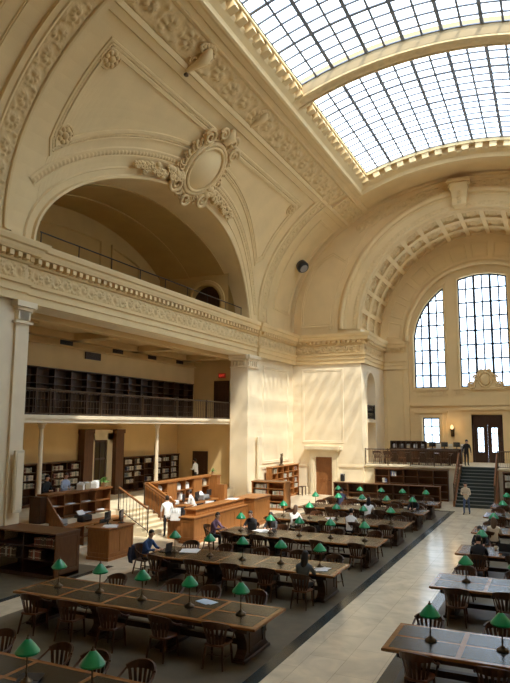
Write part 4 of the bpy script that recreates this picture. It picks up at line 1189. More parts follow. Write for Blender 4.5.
for k, y, kind in LEFT:
    L = TL if kind == 'L' else TS
    cx = -5.56 - L / 2
    t = take(protoL if kind == 'L' else protoS); t.location = (cx, y, 0)
    tag(t, ('long reading table with leather panels cut by the bottom left corner' if k == 0 else '%s full reading table left of the aisle, counted from the bottom' % ROWN[k]), 'table', 'long reading tables left of the aisle')
    bw = (L - .12) / 5
    for i in range(5):
        x = -5.62 - bw * (i + .5)
        if k == 0 and i > 2: continue
        o = take(lampP); o.location = (x - (.12 if k == 0 else 0) + rn.uniform(-.04, .04), y + rn.uniform(-.05, .05), .779); o.rotation_euler = (0, 0, rn.uniform(-.3, .3))
        tag(o, 'green lamp %s from the aisle on %s' % (ORD[i], tname('L', k)), 'lamp', 'green desk lamps on the reading tables')
    for side in (-1, 1):
        if k == 0 and side < 0: continue
        for i in range(5):
            if k == 0 and i > 3: continue
            x = -5.62 - bw * (i + .5) - .05 + rn.uniform(-.12, .12)
            off = .81 + (rn.uniform(.06, .24) if side < 0 else rn.uniform(.22, .42))
            rz = (0 if side < 0 else pi) + rn.uniform(-.14, .14)
            XS = {(0, 1): (-6.35, -7.28, -8.12, -9.6), (1, -1): (-6.35, -7.57, -8.9, -10.08, -11.2), (1, 1): (-6.55, -7.72, -8.82, -10.47)}.get((k, side))
            if XS:
                if i >= len(XS): continue
                x = XS[i]
            if (k, side, i) == (2, -1, 0): off = 1.24; x = -6.28; rz = -.02
            put_chair(x, y + side * off, rz, 'armchair %s from the aisle, %s side of %s' % (ORD[i], 'near' if side < 0 else 'far', tname('L', k)))
for k, y in RIGHT:
    t = take(protoL); t.location = (-3.05 + TL / 2, y, 0)
    tag(t, '%s reading table right of the aisle with bluish sheen, counted from the bottom' % ROWN[k], 'table', 'long reading tables right of the aisle')
    bw = (TL - .12) / 5
    for i in range(2):
        x = -2.99 + bw * (i + .5)
        o = take(lampP); o.location = (x + rn.uniform(-.04, .04) + .08, y + rn.uniform(-.05, .05), .779); o.rotation_euler = (0, 0, rn.uniform(-.3, .3))
        tag(o, 'green lamp %s from the aisle on %s' % (ORD[i], tname('R', k)), 'lamp', 'green desk lamps on the reading tables')
    for side in (-1, 1):
        for i in range(2):
            x = -3.09 + bw * (i + .5) + rn.uniform(-.1, .12)
            off = .81 + (rn.uniform(.06, .24) if side < 0 else rn.uniform(.22, .42)); rz = (0 if side < 0 else pi) + rn.uniform(-.14, .14)
            if k == 3 and side < 0 and i == 0: x, off = -2.3, 1.2
            put_chair(x, y + side * off, rz, 'armchair %s from the aisle, %s side of %s' % (ORD[i], 'near' if side < 0 else 'far', tname('R', k)))
put_chair(-12.28, 17.45, -pi / 2, 'wooden armchair under the dark jacket at the left end of the second full table')
put_chair(-12.3, 22.0, -pi / 2, 'wooden armchair at the left end of the third full table left of the aisle')

# ------------------------------------------------------------------ service desks
def part(m, name, mt, r): return m.build(name, M[mt], r)
def panelled(m, x0, x1, y0, y1, z0, z1, n, face, w=.09, t=.018):
    # raised stile-and-rail on a vertical face: face 'x+' 'y-' 
    for k in range(n):
        if face == 'y-':
            a, b = x0 + (x1 - x0) * k / n, x0 + (x1 - x0) * (k + 1) / n
            m.box(a, a + w, y0 - t, y0, z0, z1); m.box(b - w, b, y0 - t, y0, z0, z1); m.box(a + w, b - w, y0 - t, y0, z1 - w, z1); m.box(a + w, b - w, y0 - t, y0, z0, z0 + w)
        else:
            a, b = y0 + (y1 - y0) * k / n, y0 + (y1 - y0) * (k + 1) / n
            m.box(x1, x1 + t, a, a + w, z0, z1); m.box(x1, x1 + t, b - w, b, z0, z1); m.box(x1, x1 + t, a + w, b - w, z1 - w, z1); m.box(x1, x1 + t, a + w, b - w, z0, z0 + w)
def counter(name, loc, w, d, h, label, mt='oakdesk', rz=0, npx=2, npy=2):
    # box counter, front -y, right end +x, all panelled
    r = empty(name, loc, rz); tag(r, label, 'desk')
    m = MB(); m.box(0, w, 0, d, .1, h - .06); panelled(m, 0, w, 0, d, .16, h - .1, npx, 'y-'); panelled(m, 0, w, 0, d, .16, h - .1, npy, 'x+'); part(m, 'body', mt, r)
    m = MB(); m.box(-.03, w + .03, -.03, d + .03, 0, .1); part(m, 'plinth', mt, r)
    m = MB(); m.rings([[(-i, -i, z), (w + i, -i, z), (w + i, d + i, z), (-i, d + i, z)] for i, z in ((.02, h - .08), (.06, h - .05), (.07, h - .02), (.055, h))], 0); part(m, 'countertop', mt, r)
    return r
counter('cabinet', (-15.35, 18.35, 0), .93, 1.42, 1.13, 'oak cabinet desk standing alone before the short stairs', 'oakdesk', 0, 1, 2)
# left service desk
r = empty('service_desk', (-18.3, 18.95, 0)); tag(r, 'long oak service desk with open cubbies left of the short stairs', 'desk')
DL = 3.85
m = MB(); m.box(-.05, 0, 0, DL, 0, 2.0); part(m, 'back_panel', 'oak', r)
for z in (1.05, 1.5, 1.95):
    m = MB(); m.box(0, .38, 0, DL, z, z + .04); part(m, 'shelf', 'oak', r)
m = MB(); m.rings([[(-.1, -.06, z), (.45, -.06, z), (.45, DL + .06, z), (-.1, DL + .06, z)] for z in (1.99, 2.06)]); part(m, 'upper_top', 'oak', r)
for k in range(5):
    y = DL * k / 4
    m = MB(); m.box(0, .38, y - .02, y + .02, .8, 1.99); part(m, 'divider', 'oak', r)
m = MB(); m.box(0, 1.25, -.02, DL, .78, .84); part(m, 'worktop', 'oakdesk', r)
for k in range(4):
    y = .0 + (DL - .04) * k / 3
    m = MB(); m.box(.1, 1.15, y, y + .04, 0, .78); part(m, 'support', 'oak', r)
m = MB(); m.box(.15, 1.1, .05, DL - .05, .3, .34); part(m, 'lower_shelf', 'oak', r)
m = MB(); m.prism([(.45, 0), (1.5, 0), (1.5, .75), (.45, 1.95)], lambda a, b, d: (a, d, b), -.09, -.03); part(m, 'sloped_end_panel', 'oak', r)
m = MB(); m.box(-.1, .44, -.42, -.1, 0, 2.0); part(m, 'end_cabinet', 'walnut', r)
# right circulation desk
r = empty('circulation_desk', (-14.0, 22.75, 0)); tag(r, 'long golden oak circulation desk with a raised ledge', 'desk')
RL = 4.55
m = MB(); m.box(0, .65, -.35, RL, .1, 1.0); panelled(m, 0, .65, -.35, RL, .16, .95, 4, 'x+'); panelled(m, 0, .65, -.35, RL, .16, .95, 1, 'y-'); part(m, 'body', 'oakdesk', r)
m = MB(); m.box(-.03, .7, -.4, RL, 0, .1); part(m, 'plinth', 'oakdesk', r)
m = MB(); m.rings([[(-i, -.35 - i, z), (.65 + i, -.35 - i, z), (.65 + i, RL, z), (-i, RL, z)] for i, z in ((.01, .97), (.05, 1.0), (.06, 1.04), (.04, 1.06))]); part(m, 'ledge', 'oakdesk', r)
m = MB(); m.box(.02, .48, .05, RL, 1.05, 1.28); panelled(m, .02, .48, .05, RL, 1.08, 1.26, 4, 'x+', .05); part(m, 'raised_ledge', 'oakdesk', r)
m = MB(); m.rings([[(0 - i, .03 - i, z), (.5 + i, .03 - i, z), (.5 + i, RL, z), (-i, RL, z)] for i, z in ((.0, 1.27), (.04, 1.29), (.04, 1.33), (.02, 1.345))]); part(m, 'raised_top', 'oakdesk', r)
m = MB(); m.box(-1.0, 0, 0.2, RL, .74, .8); part(m, 'inner_worktop', 'oakdesk', r)
m = MB(); m.box(-1.0, -.05, .25, .3, 0, .74); m.box(-1.0, -.05, RL - .05, RL, 0, .74); m.box(-1.0, -.95, .3, RL, .0, .74); part(m, 'inner_panel', 'oakdesk', r)
counter('cabinet', (-14.0, 27.45, 0), .95, 1.8, 1.34, 'plain golden oak block at the far end of the circulation desk', 'oakdesk', 0, 1, 1)
counter('cabinet', (-15.0, 23.75, 0), .42, .5, 1.3, 'narrow golden oak post block beside the foot of the short stairs', 'oakdesk', 0, 1, 1)
# back counter of the right desk
r = empty('back_counter', (-17.45, 25.2, 0)); tag(r, 'golden oak back counter with paper-filled cubbies behind the circulation desk', 'desk')
BL = 4.95
m = MB(); m.box(-.05, 0, 0, BL, 0, 2.02); part(m, 'back_panel', 'oakdesk', r)
m = MB(); m.rings([[(-.1, -.05, z), (.48, -.05, z), (.48, BL + .05, z), (-.1, BL + .05, z)] for z in (2.0, 2.07)]); part(m, 'upper_top', 'oakdesk', r)
for z in (1.0, 1.5):
    m = MB(); m.box(0, .42, 0, BL, z, z + .035); part(m, 'shelf', 'oakdesk', r)
for k in range(7):
    y = (BL - .04) * k / 6
    m = MB(); m.box(0, .42, y, y + .04, .9, 2.0); part(m, 'divider', 'oakdesk', r)
for k in (2, 5):
    y = BL * k / 6
    m = MB(); m.box(.30, .43, y - BL / 6, y, 1.02, 2.0); part(m, 'cupboard_front', 'oakdesk', r)
m = MB(); m.box(0, 1.0, 0, BL, .84, .9); part(m, 'worktop', 'oakdesk', r)
m = MB(); m.box(.0, .9, 0, BL, 0, .84); part(m, 'lower_body', 'oakdesk', r)
m = MB(); m.box(0, .85, BL + .06, BL + .42, 0, 2.02); m.box(.85, 1.3, BL + .06, BL + .42, 0, 1.6); m.box(-.04, .9, BL + .06, BL + .46, 2.02, 2.08); part(m, 'return_cabinet', 'oakdesk', r)
# sloping rails on the short stairs
def slope_rail(y, label):
    return railing('stair_railing', (-16.02, y, .17), (-17.6, y, 1.0), 1.0, 9, label, 2, 'oak', .05, br=.012)
slope_rail(23.0, 'oak topped bar railing on the near side of the short stairs')
slope_rail(24.95, 'oak topped bar railing on the far side of the short stairs')
r = empty('sloping_stair_screen', (-16.0, 25.08, 0)); tag(r, 'sloping oak side panel on the far side of the short stairs', 'panel')
m = MB(); m.prism([(0, 0), (-1.7, 0), (-1.7, 2.0), (-1.5, 2.0), (0, 1.2)], lambda a, b, d: (a, d, b), -.02, .06); part(m, 'panel_body', 'oakdesk', r)
m = MB(); m.prism([(.02, 1.2), (-1.5, 2.0), (-1.7, 2.0), (-1.7, 2.06), (-1.48, 2.06), (.02, 1.27)], lambda a, b, d: (a, d, b), -.05, .09); part(m, 'cap_rail', 'oakdesk', r)

# ------------------------------------------------------------------ things on the desks
def monitor(x, y, z, rz, label):
    r = empty('computer_monitor', (x, y, z), rz); tag(r, label, 'monitor')
    m = MB(); m.cbox(-.14, .14, -.1, .1, 0, .02, .005); m.build('base', M['black'], r)
    m = MB(); m.box(-.03, .03, -.02, .02, .02, .18); m.build('stand', M['black'], r)
    m = MB(); m.cbox(-.25, .25, -.025, .03, .14, .47, .01); m.build('bezel', M['black'], r)
    m = MB(); m.box(-.23, .23, -.032, -.025, .16, .45); m.build('screen', M['screen'], r)
    return r
def printer(x, y, z, rz, label, mt='grey'):
    r = empty('printer', (x, y, z), rz); tag(r, label, 'printer')
    m = MB(); m.cbox(-.3, .3, -.24, .24, 0, .26, .03); m.build('body', M[mt], r)
    m = MB(); m.hexa([(-.2, .05, .26), (.2, .05, .26), (.2, .1, .26), (-.2, .1, .26), (-.2, .2, .42), (.2, .2, .42), (.2, .24, .42), (-.2, .24, .42)]); m.build('paper_tray', M['white'], r)
    m = MB(); m.box(-.22, .22, -.3, -.22, .08, .1); m.build('output_tray', M['black'], r)
def papers(x, y, z, rz, label, w=.22, d=.3, n=3, mt='white'):
    r = empty('paper_sheets', (x, y, z), rz); tag(r, label, 'paper'); q = random.Random(x * 7 + y)
    m = MB()
    for k in range(n):
        a = q.uniform(-.4, .4); ox, oy = q.uniform(-.06, .06), q.uniform(-.06, .06); c, s = cos(a), sin(a)
        def R_(px, py, pz): return (ox + px * c - py * s, oy + px * s + py * c, pz)
        z0, z1 = .002 + k * .004, .005 + k * .004
        m.hexa([R_(-w, -d, z0), R_(w, -d, z0), R_(w, d, z0), R_(-w, d, z0), R_(-w, -d, z1), R_(w, -d, z1), R_(w, d, z1 + .006), R_(-w, d, z1)])
    m.build('sheets', M[mt], r)
def binder(x, y, z, rz, label, mt='white', w=.28, h=.32):
    r = empty('document_box', (x, y, z), rz); tag(r, label, 'box')
    m = MB(); m.box(-w / 2, w / 2, -.11, .11, 0, .012); m.box(-w / 2, -w / 2 + .012, -.11, .11, 0, h * .8); m.box(w / 2 - .012, w / 2, -.11, .11, 0, h * .8); m.box(-w / 2, w / 2, .098, .11, 0, h); m.box(-w / 2, w / 2, -.11, -.098, 0, h * .6); m.build('case', M[mt], r)
    m = MB()
    for k in range(5): m.box(-w / 2 + .02 + k * w * .17, -w / 2 + .02 + k * w * .17 + .02, -.09, .09, .012, h * (.9 + .05 * (k % 2)))
    m.build('folders', M['white'], r)
printer(-17.65, 19.3, .84, pi / 2, 'large grey printer with white paper on the left service desk', 'grey')
printer(-17.65, 20.75, .84, pi / 2, 'dark copier with white paper on the left service desk', 'black')
monitor(-14.85, 19.6, 1.13, pi / 2 + .4, 'black monitor on the oak cabinet nearest the short stairs')
monitor(-15.05, 19.05, 1.13, pi / 2 + .3, 'black monitor in the middle of the lone oak cabinet')
papers(-14.7, 18.75, 1.13, .3, 'loose white papers on the lone oak cabinet')
binder(-18.05, 21.0, 2.06, .3, 'white paper box on top of the left service desk'); binder(-18.05, 21.9, 2.06, .1, 'white file box by the plant on the left service desk')
binder(-18.05, 21.35, 2.06, -.3, 'pale file box standing between two others on the service desk', 'stone')
for i, (y, z) in enumerate(((19.4, 1.54), (20.4, 1.54), (21.4, 1.09), (21.5, 1.54), (22.4, 1.09))):
    papers(-18.14, y, z, .2 * i, 'paper sheets in the %s filled cubby of the left service desk' % ORD[i], .13, .22, 5)
for i, (y, z, mt) in enumerate(((25.5, 1.54, 'white'), (25.75, 1.04, 'stone'), (27.2, 1.54, 'white'), (27.5, 1.04, 'white'), (28.0, 1.54, 'white'), (28.8, 1.04, 'white'), (29.8, 1.54, 'stone'))):
    binder(-17.22, y, z, pi / 2, '%s file box in the back counter cubby, %s from the stairs' % ('white' if mt == 'white' else 'pale tan', ORD[i]), mt, .34, .38)
for i, (x, y, rz) in enumerate(((-16.7, 27.0, -1.2), (-16.75, 28.4, -1.4), (-16.8, 29.7, -1.5))):
    monitor(x, y, .9, rz, 'black monitor on the back counter, %s from the stairs' % ORD[i])
printer(-16.8, 29.05, .9, pi / 2, 'grey printer on the back counter worktop', 'grey'); printer(-16.8, 26.1, .9, pi / 2, 'white printer on the back counter near the stairs', 'white')
for i, (x, y, rz) in enumerate(((-14.6, 23.6, 1.7), (-14.6, 25.0, 1.5), (-14.65, 26.3, 1.6))):
    monitor(x, y, .8, rz, 'black monitor behind the raised ledge, %s from the stairs' % ORD[i])
for i, (x, y) in enumerate(((-14.6, 24.3), (-14.5, 25.7), (-14.55, 22.9))):
    binder(x, y, .8, .4, 'white paper holder behind the raised ledge, %s one' % ['middle', 'farthest', 'nearest'][i], 'white', .4, .5)
papers(-13.75, 26.6, 1.345, .3, 'white papers on the far end of the raised ledge')
# potted plants
def plant(loc, label, s=1):
    r = empty('potted_plant', loc); tag(r, label, 'plant'); q = random.Random(int(loc[1] * 10))
    m = MB(); m.lathe([(.09 * s, 0), (.13 * s, .2 * s), (.14 * s, .2 * s), (.12 * s, .19 * s)], 12); m.build('pot', M['stone'], r)
    m = MB()
    for k in range(26):
        a = q.uniform(0, 6.28); l = q.uniform(.25, .5) * s; e = q.uniform(.2, 1.3); w = .035 * s
        p0 = Vector((0, 0, .18 * s)); d = Vector((cos(a) * cos(e), sin(a) * cos(e), sin(e))); sd = Vector((-sin(a), cos(a), 0))
        p1 = p0 + d * l * .6; p2 = p1 + (d * .6 - Vector((0, 0, .6))) * l * .5
        m.add([p0 - sd * .006, p0 + sd * .006, p1 + sd * w, p1 - sd * w, p2], [(0, 1, 2, 3), (3, 2, 4)])
    m.build('leaves', M['leaf'], r)
plant((-18.05, 22.5, 2.06), 'small leafy green plant at the stair end of the left service desk')
plant((-17.0, 30.4, 2.09), 'small leafy plant on the far return of the back counter', .8)
# office chair
r = empty('office_chair', (-16.6, 20.6, 0), 1.2); tag(r, 'black wheeled office chair before the left service desk', 'chair')
m = MB(); m.cbox(-.24, .24, -.24, .24, .45, .53, .03); m.build('seat', M['black'], r)
m = MB(); m.cbox(-.22, .22, -.29, -.22, .6, 1.05, .03); m.tube([(0, -.2, .47), (0, -.3, .55), (0, -.27, .7)], .025, 6); m.build('backrest', M['black'], r)
m = MB(); m.lathe([(.03, .08), (.03, .46)], 8)
for k in range(5): m.tube([(0, 0, .1), (.28 * cos(1.257 * k), .28 * sin(1.257 * k), .06)], .02, 6)
m.build('base', M['black'], r)
for k in range(5):
    m = MB(); m.ball((.28 * cos(1.257 * k), .28 * sin(1.257 * k), .03), .03, .03, .03, 8, 5); m.build('caster', M['black'], r)
# low bench by the far wall door
r = empty('side_table', (-16.0, 41.2, 0)); tag(r, 'small dark side table against the wall beside the far door', 'table')
m = MB(); m.cbox(-.1, .25, -.3, .4, .55, .6, .01); m.build('tabletop', M['walnut'], r)
for x, y in ((-.06, -.26), (.21, -.26), (-.06, .36), (.21, .36)):
    m = MB(); m.box(x - .025, x + .025, y - .025, y + .025, 0, .55); m.build('leg', M['walnut'], r)
# laptops and papers on the reading tables
def laptop(x, y, rz, label, op=100):
    r = empty('laptop', (x, y, .782), rz); tag(r, label, 'laptop')
    m = MB(); m.cbox(-.18, .18, -.12, .12, 0, .02, .004); m.build('keyboard_base', M['black'], r)
    a = radians(op - 90); m = MB(); d = Vector((0, sin(a), cos(a))); n = Vector((0, cos(a), -sin(a))) * .008
    b = Vector((0, .12, .02)); w = Vector((.18, 0, 0))
    m.hexa([b - w - n, b + w - n, b + w + n, b - w + n, b - w - n + d * .25, b + w - n + d * .25, b + w + n + d * .25, b - w + n + d * .25]); m.build('screen_lid', M['black'], r)
laptop(-11.42, 17.4, -pi / 2, 'black open laptop before the man in blue'); laptop(-10.7, 22.45, pi, 'open dark laptop on the third table before a reader')
laptop(-7.62, 7.75, .4, 'black closed laptop lying on the table at the bottom left', 176)
papers(-7.28, 7.55, .782, .3, 'white sheets beside the closed laptop at the bottom left', .12, .16, 2)
papers(-7.35, 12.95, .782, 1.2, 'pale blue sheet lying on the first full table', .13, .2, 2, 'bluepaper')
papers(-10.7, 17.75, .782, .5, 'heap of white papers on the second full table by the laptop', .25, .3, 6); papers(-6.1, 17.2, .782, .2, 'open white papers before the reader in grey', .16, .24, 3)
papers(-10.2, 22.2, .782, .9, 'scattered white papers on the third full table', .2, .3, 5); papers(-8.9, 26.5, .782, .4, 'white sheets in the middle of the fourth full table', .2, .26, 3)
papers(-8.4, 30.6, .782, .2, 'white sheets on the fifth full table', .2, .26, 4)
papers(-9.7, 34.2, .782, .2, 'white sheets on the sixth full table', .2, .26, 3)
laptop(-1.6, 22.0, 0, 'black open laptop on the third table right of the aisle', 100); papers(-2.2, 26.2, .782, .2, 'white sheets on the fourth table right of the aisle', .15, .2, 2)
r = empty('tan_mug', (-1.9, 22.5, .782)); tag(r, 'small tan mug on the third table right of the aisle', 'mug')
m = MB(); m.lathe([(.045, 0), (.05, .11), (.045, .11), (.04, .02)], 12); m.build('cup', M['stone'], r); m = MB(); m.tube([(.048, 0, .09), (.09, 0, .08), (.09, 0, .04), (.048, 0, .03)], .008, 6); m.build('handle', M['stone'], r)

# ------------------------------------------------------------------ terrace furniture
def plain_table(x, y, w, d, h, label, mt='walnut'):
    r = empty('terrace_table', (x, y, TZ)); tag(r, label, 'table')
    m = MB(); m.cbox(-w / 2, w / 2, -d / 2, d / 2, h - .06, h, .01); m.build('tabletop', M[mt], r)
    m = MB(); m.box(-w / 2 + .08, w / 2 - .08, -d / 2 + .08, d / 2 - .08, h - .16, h - .06); m.build('apron', M[mt], r)
    for sx in (-1, 1):
        for sy in (-1, 1):
            m = MB(); m.box(sx * (w / 2 - .1) - .04, sx * (w / 2 - .1) + .04, sy * (d / 2 - .1) - .04, sy * (d / 2 - .1) + .04, 0, h - .06); m.build('leg', M[mt], r)
plain_table(-8.6, 44.6, 4.6, 1.1, .78, 'long dark reading table on the terrace left of the steps')
plain_table(-.4, 44.6, 4.0, 1.1, .78, 'long dark reading table on the terrace right of the steps')
for i in range(5):
    o = copy_tree(chairP); o.location = (-10.5 + .95 * i, 43.75, TZ); o.rotation_euler = (0, 0, .1 * (i % 3 - 1))
    tag(o, '%s wooden armchair from the wall behind the terrace railing' % ORD[i], 'chair', 'armchairs on the terrace')
for i in range(3):
    o = copy_tree(chairP); o.location = (-2.2 + 1.1 * i, 43.75, TZ); o.rotation_euler = (0, 0, .1 * (i % 3 - 1))
    tag(o, '%s wooden armchair from the steps on the right terrace' % ORD[i], 'chair', 'armchairs on the right terrace')
r = empty('terrace_chair', (-11.2, 43.6, TZ)); tag(r, 'wooden armchair standing alone below the arched niche', 'chair')
for c in kids(chairP): copy_tree(c, r)
r = empty('shelf_counter', (-10.9, 46.2, TZ)); tag(r, 'long dark counter with a row of pigeonholes along the back of the terrace', 'counter')
m = MB(); m.box(0, 5.0, 0, .6, 0, .95); m.build('body', M['walnut'], r)
m = MB(); m.box(-.04, 5.04, -.04, .64, .95, 1.02); m.build('countertop', M['walnut'], r)
m = MB(); m.box(0, 2.6, .3, .34, 1.02, 1.5); m.box(0, 2.6, .05, .34, 1.48, 1.54)
for k in range(8): m.box(k * .365, k * .365 + .04, .05, .34, 1.02, 1.5)
m.build('pigeonholes', M['walnut'], r)
rn2 = random.Random(8)
for i in range(6):
    printer_x = -7.9 + .42 * i
    if i % 2 == 0: monitor(printer_x, 46.45, TZ + 1.02, rn2.uniform(-.4, .4), 'dark monitor on the terrace counter, %s from the pigeonholes' % ORD[i // 2])
    else: binder(printer_x, 46.45, TZ + 1.02, rn2.uniform(-.3, .3), '%s paper box on the terrace counter, %s from the pigeonholes' % (['white', 'tan', 'grey'][i // 2], ORD[i // 2]), ['white', 'stone', 'grey'][i // 2], .3, .36)
for i in range(5):
    binder(-10.6 + .5 * i, 46.4, TZ + 1.03, 0, 'stack of papers in the terrace pigeonholes, %s from the wall' % ORD[i], ['white', 'grey', 'stone', 'white', 'grey'][i], .24, .3)

# ------------------------------------------------------------------ people
def cloth(n, c): 
    k = 'cloth_' + n
    if k not in M: M[k] = mat(k, c, .8, noise=.12, scale=14)
    return M[k]
def person(loc, rz, pose, top, legs, hair, label, long_hair=False, lean=.1, sleeves=True, arm='table', turn=0, backpack=None, carry=None):
    """one continuous body; local +y is the way the person faces; loc is the floor point under the hips"""
    r = empty('person', loc, rz); tag(r, label, 'person')
    J = {}
    if pose == 'sit':
        hz = .56; J['pel'] = (0, 0, hz); J['spi'] = (0, .02 + lean * .4, hz + .22); J['che'] = (0, lean, hz + .42); J['nek'] = (0, lean + .05, hz + .56)
        J['hd0'] = (0, lean + .10, hz + .66); J['hd1'] = (0, lean + .12, hz + .77)
        for s, t in ((-1, 'L'), (1, 'R')):
            J['hip' + t] = (.09 * s, .03, hz - .03); J['kne' + t] = (.13 * s, .44, hz - .04); J['ank' + t] = (.13 * s, .42, .09); J['toe' + t] = (.14 * s, .58, .035)
            J['sho' + t] = (.185 * s, lean, hz + .45)
            if arm == 'table': J['elb' + t] = (.25 * s, lean + .16, hz + .24); J['wri' + t] = (.14 * s, lean + .36, .815); J['han' + t] = (.11 * s, lean + .43, .815)
            else: J['elb' + t] = (.24 * s, lean - .02, hz + .18); J['wri' + t] = (.18 * s, lean + .2, hz + .1); J['han' + t] = (.15 * s, lean + .28, hz + .1)
    else:
        hz = .92; st = .13 if pose == 'walk' else .0
        J['pel'] = (0, 0, hz); J['spi'] = (0, lean * .3, hz + .2); J['che'] = (0, lean, hz + .4); J['nek'] = (0, lean + .01, hz + .54); J['hd0'] = (0, lean + .03, hz + .63); J['hd1'] = (0, lean + .04, hz + .74)
        for s, t in ((-1, 'L'), (1, 'R')):
            J['hip' + t] = (.09 * s, 0, hz - .04); J['kne' + t] = (.10 * s, st * s * .9 + .03, .49); J['ank' + t] = (.105 * s, st * s * 1.5 - (.02 if pose == 'walk' else 0), .085); J['toe' + t] = (.125 * s, st * s * 1.5 + .14, .03)
            J['sho' + t] = (.185 * s, lean, hz + .43)
            if arm == 'front': J['elb' + t] = (.24 * s, lean + .03, hz + .16); J['wri' + t] = (.10 * s, lean + .24, hz + .17); J['han' + t] = (.05 * s, lean + .28, hz + .18)
            else: J['elb' + t] = (.25 * s, lean - .04 * s, hz + .15); J['wri' + t] = (.25 * s, lean + .05 - .05 * s, hz - .08); J['han' + t] = (.25 * s, lean + .08 - .05 * s, hz - .16)
    E = [('pel', 'spi'), ('spi', 'che'), ('che', 'nek'), ('nek', 'hd0'), ('hd0', 'hd1')]
    for t in 'LR': E += [('pel', 'hip' + t), ('hip' + t, 'kne' + t), ('kne' + t, 'ank' + t), ('ank' + t, 'toe' + t), ('che', 'sho' + t), ('sho' + t, 'elb' + t), ('elb' + t, 'wri' + t), ('wri' + t, 'han' + t)]
    RAD = {'pel': (.15, .115), 'spi': (.14, .105), 'che': (.155, .115), 'nek': (.055, .055), 'hd0': (.075, .085), 'hd1': (.08, .095), 'hip': (.09, .09), 'kne': (.062, .062), 'ank': (.042, .042), 'toe': (.04, .03), 'sho': (.068, .068), 'elb': (.048, .048), 'wri': (.032, .03), 'han': (.038, .02)}
    order = ['pel'] + [k for k in J if k != 'pel']
    me = bpy.data.meshes.new('tmp'); me.from_pydata([J[k] for k in order], [(order.index(a), order.index(b)) for a, b in E], [])
    o = bpy.data.objects.new('tmp', me); COL.objects.link(o)
    md = o.modifiers.new('s', 'SKIN'); sb = o.modifiers.new('u', 'SUBSURF'); sb.levels = 2
    for i, k in enumerate(order):
        sv = me.skin_vertices[0].data[i]; sv.radius = RAD.get(k, RAD.get(k[:3])); sv.use_root = (k == 'pel')
    dg = bpy.context.evaluated_depsgraph_get(); ev = o.evaluated_get(dg); em = ev.to_mesh()
    vs = [tuple(v.co) for v in em.vertices]; fs = [tuple(p.vertices) for p in em.polygons]; ev.to_mesh_clear()
    bpy.data.objects.remove(o); bpy.data.meshes.remove(me)
    segs = []
    for a, b in E:
        ra, rb = RAD.get(a, RAD.get(a[:3]))[0], RAD.get(b, RAD.get(b[:3]))[0]
        k = 0
        if a in ('nek', 'hd0') or b == 'hd1' or b[:3] == 'han': k = 2
        elif a[:3] in ('hip', 'kne') or b[:3] == 'hip': k = 1
        elif a[:3] == 'ank': k = 3
        elif b[:3] == 'wri' and not sleeves: k = 2
        segs.append((Vector(J[a]), Vector(J[b]), ra, rb, k))
    body = MB(); body.v = vs
    for f in fs:
        c = Vector((0, 0, 0))
        for i in f: c += Vector(vs[i])
        c /= len(f); best = None
        for a, b, ra, rb, k in segs:
            d = b - a; t = max(0, min(1, (c - a).dot(d) / d.dot(d))); q = (c - a - d * t).length / (ra + (rb - ra) * t)
            if best is None or q < best[0]: best = (q, k)
        body.f.append(f); body.mi.append(best[1]); body.sm.append(True)
    # fingers and thumb, rooted in the palms
    for t, s in (('L', -1), ('R', 1)):
        w, h = Vector(J['wri' + t]), Vector(J['han' + t]); d = (h - w).normalized()
        side = d.cross(Vector((0, 0, 1)))
        side = Vector((1, 0, 0)) if side.length < .2 else side.normalized()
        dn = side.cross(d).normalized()
        if dn.z > 0: dn = -dn
        for k in range(4):
            b0 = h + side * (.018 * (k - 1.5)); l = (.062, .074, .07, .055)[k]
            body.tube([b0 - d * .012, b0 + d * l * .5 + dn * .004, b0 + d * l * .85 + dn * .018, b0 + d * l + dn * .035], [.0095, .009, .008, .006], 6, 2)
        b0 = w + (h - w) * .45 + side * (-s * .025)
        body.tube([b0, b0 + side * (-s * .03) + d * .03, b0 + side * (-s * .035) + d * .065 + dn * .01], [.011, .01, .007], 6, 2)
    hc = Vector(J['hd1']) * .6 + Vector(J['hd0']) * .4 + Vector((0, .01, 0))
    body.tube([hc + Vector((0, .085, .02)), hc + Vector((0, .118, -.02)), hc + Vector((0, .09, -.035))], [.01, .017, .012], 6, 2)      # nose
    for s in (-1, 1):
        body.ball(hc + Vector((.088 * s, -.005, -.01)), .014, .024, .034, 8, 5, 2)
        body.ball(hc + Vector((.033 * s, .085, .018)), .013, .01, .01, 8, 5, 4)
    body.tube([hc + Vector((-.026, .088, -.062)), hc + Vector((0, .097, -.064)), hc + Vector((.026, .088, -.062))], [.004, .008, .004], 6, 5)
    b = body.build('body', [top, legs, M['skin'], M['black'], M['black'], M['red']], r)
    m = MB(); m.ball((0, 0, 0), .089, .103, .103, 14, 9, 0, -12, 90); tl = Matrix.Rotation(radians(30), 3, 'X'); m.v = [tuple(tl @ Vector(p) + hc + Vector((0, -.014, .026))) for p in m.v]
    m.ball(hc + Vector((0, -.04, -.01)), .088, .075, .1, 12, 8, 0)
    if long_hair: m.tube([hc + Vector((0, -.05, .04)), hc + Vector((0, -.085, -.1)), hc + Vector((0, -.12, -.24)), hc + Vector((0, -.13, -.34))], [.09, .105, .10, .06], 10)
    m.build('hair', hair, r)
    m = MB(); c = Vector(J['nek']); m.tube([c + Vector((0, -.005, -.035)), c + Vector((0, 0, .015))], [.085, .062], 12, 0, False); m.build('collar', top, r)
    if backpack:
        m = MB(); c = Vector(J['che']); y0 = c.y - .14
        m.rings([[(-.15 * k, y0, z), (.15 * k, y0, z), (.16 * k, y0 - .1, z), (.1 * k, y0 - .17, z), (-.1 * k, y0 - .17, z), (-.16 * k, y0 - .1, z)] for k, z in ((.85, c.z - .35), (1, c.z - .28), (1, c.z), (.7, c.z + .08))]); m.build('backpack', backpack, r)
    return r
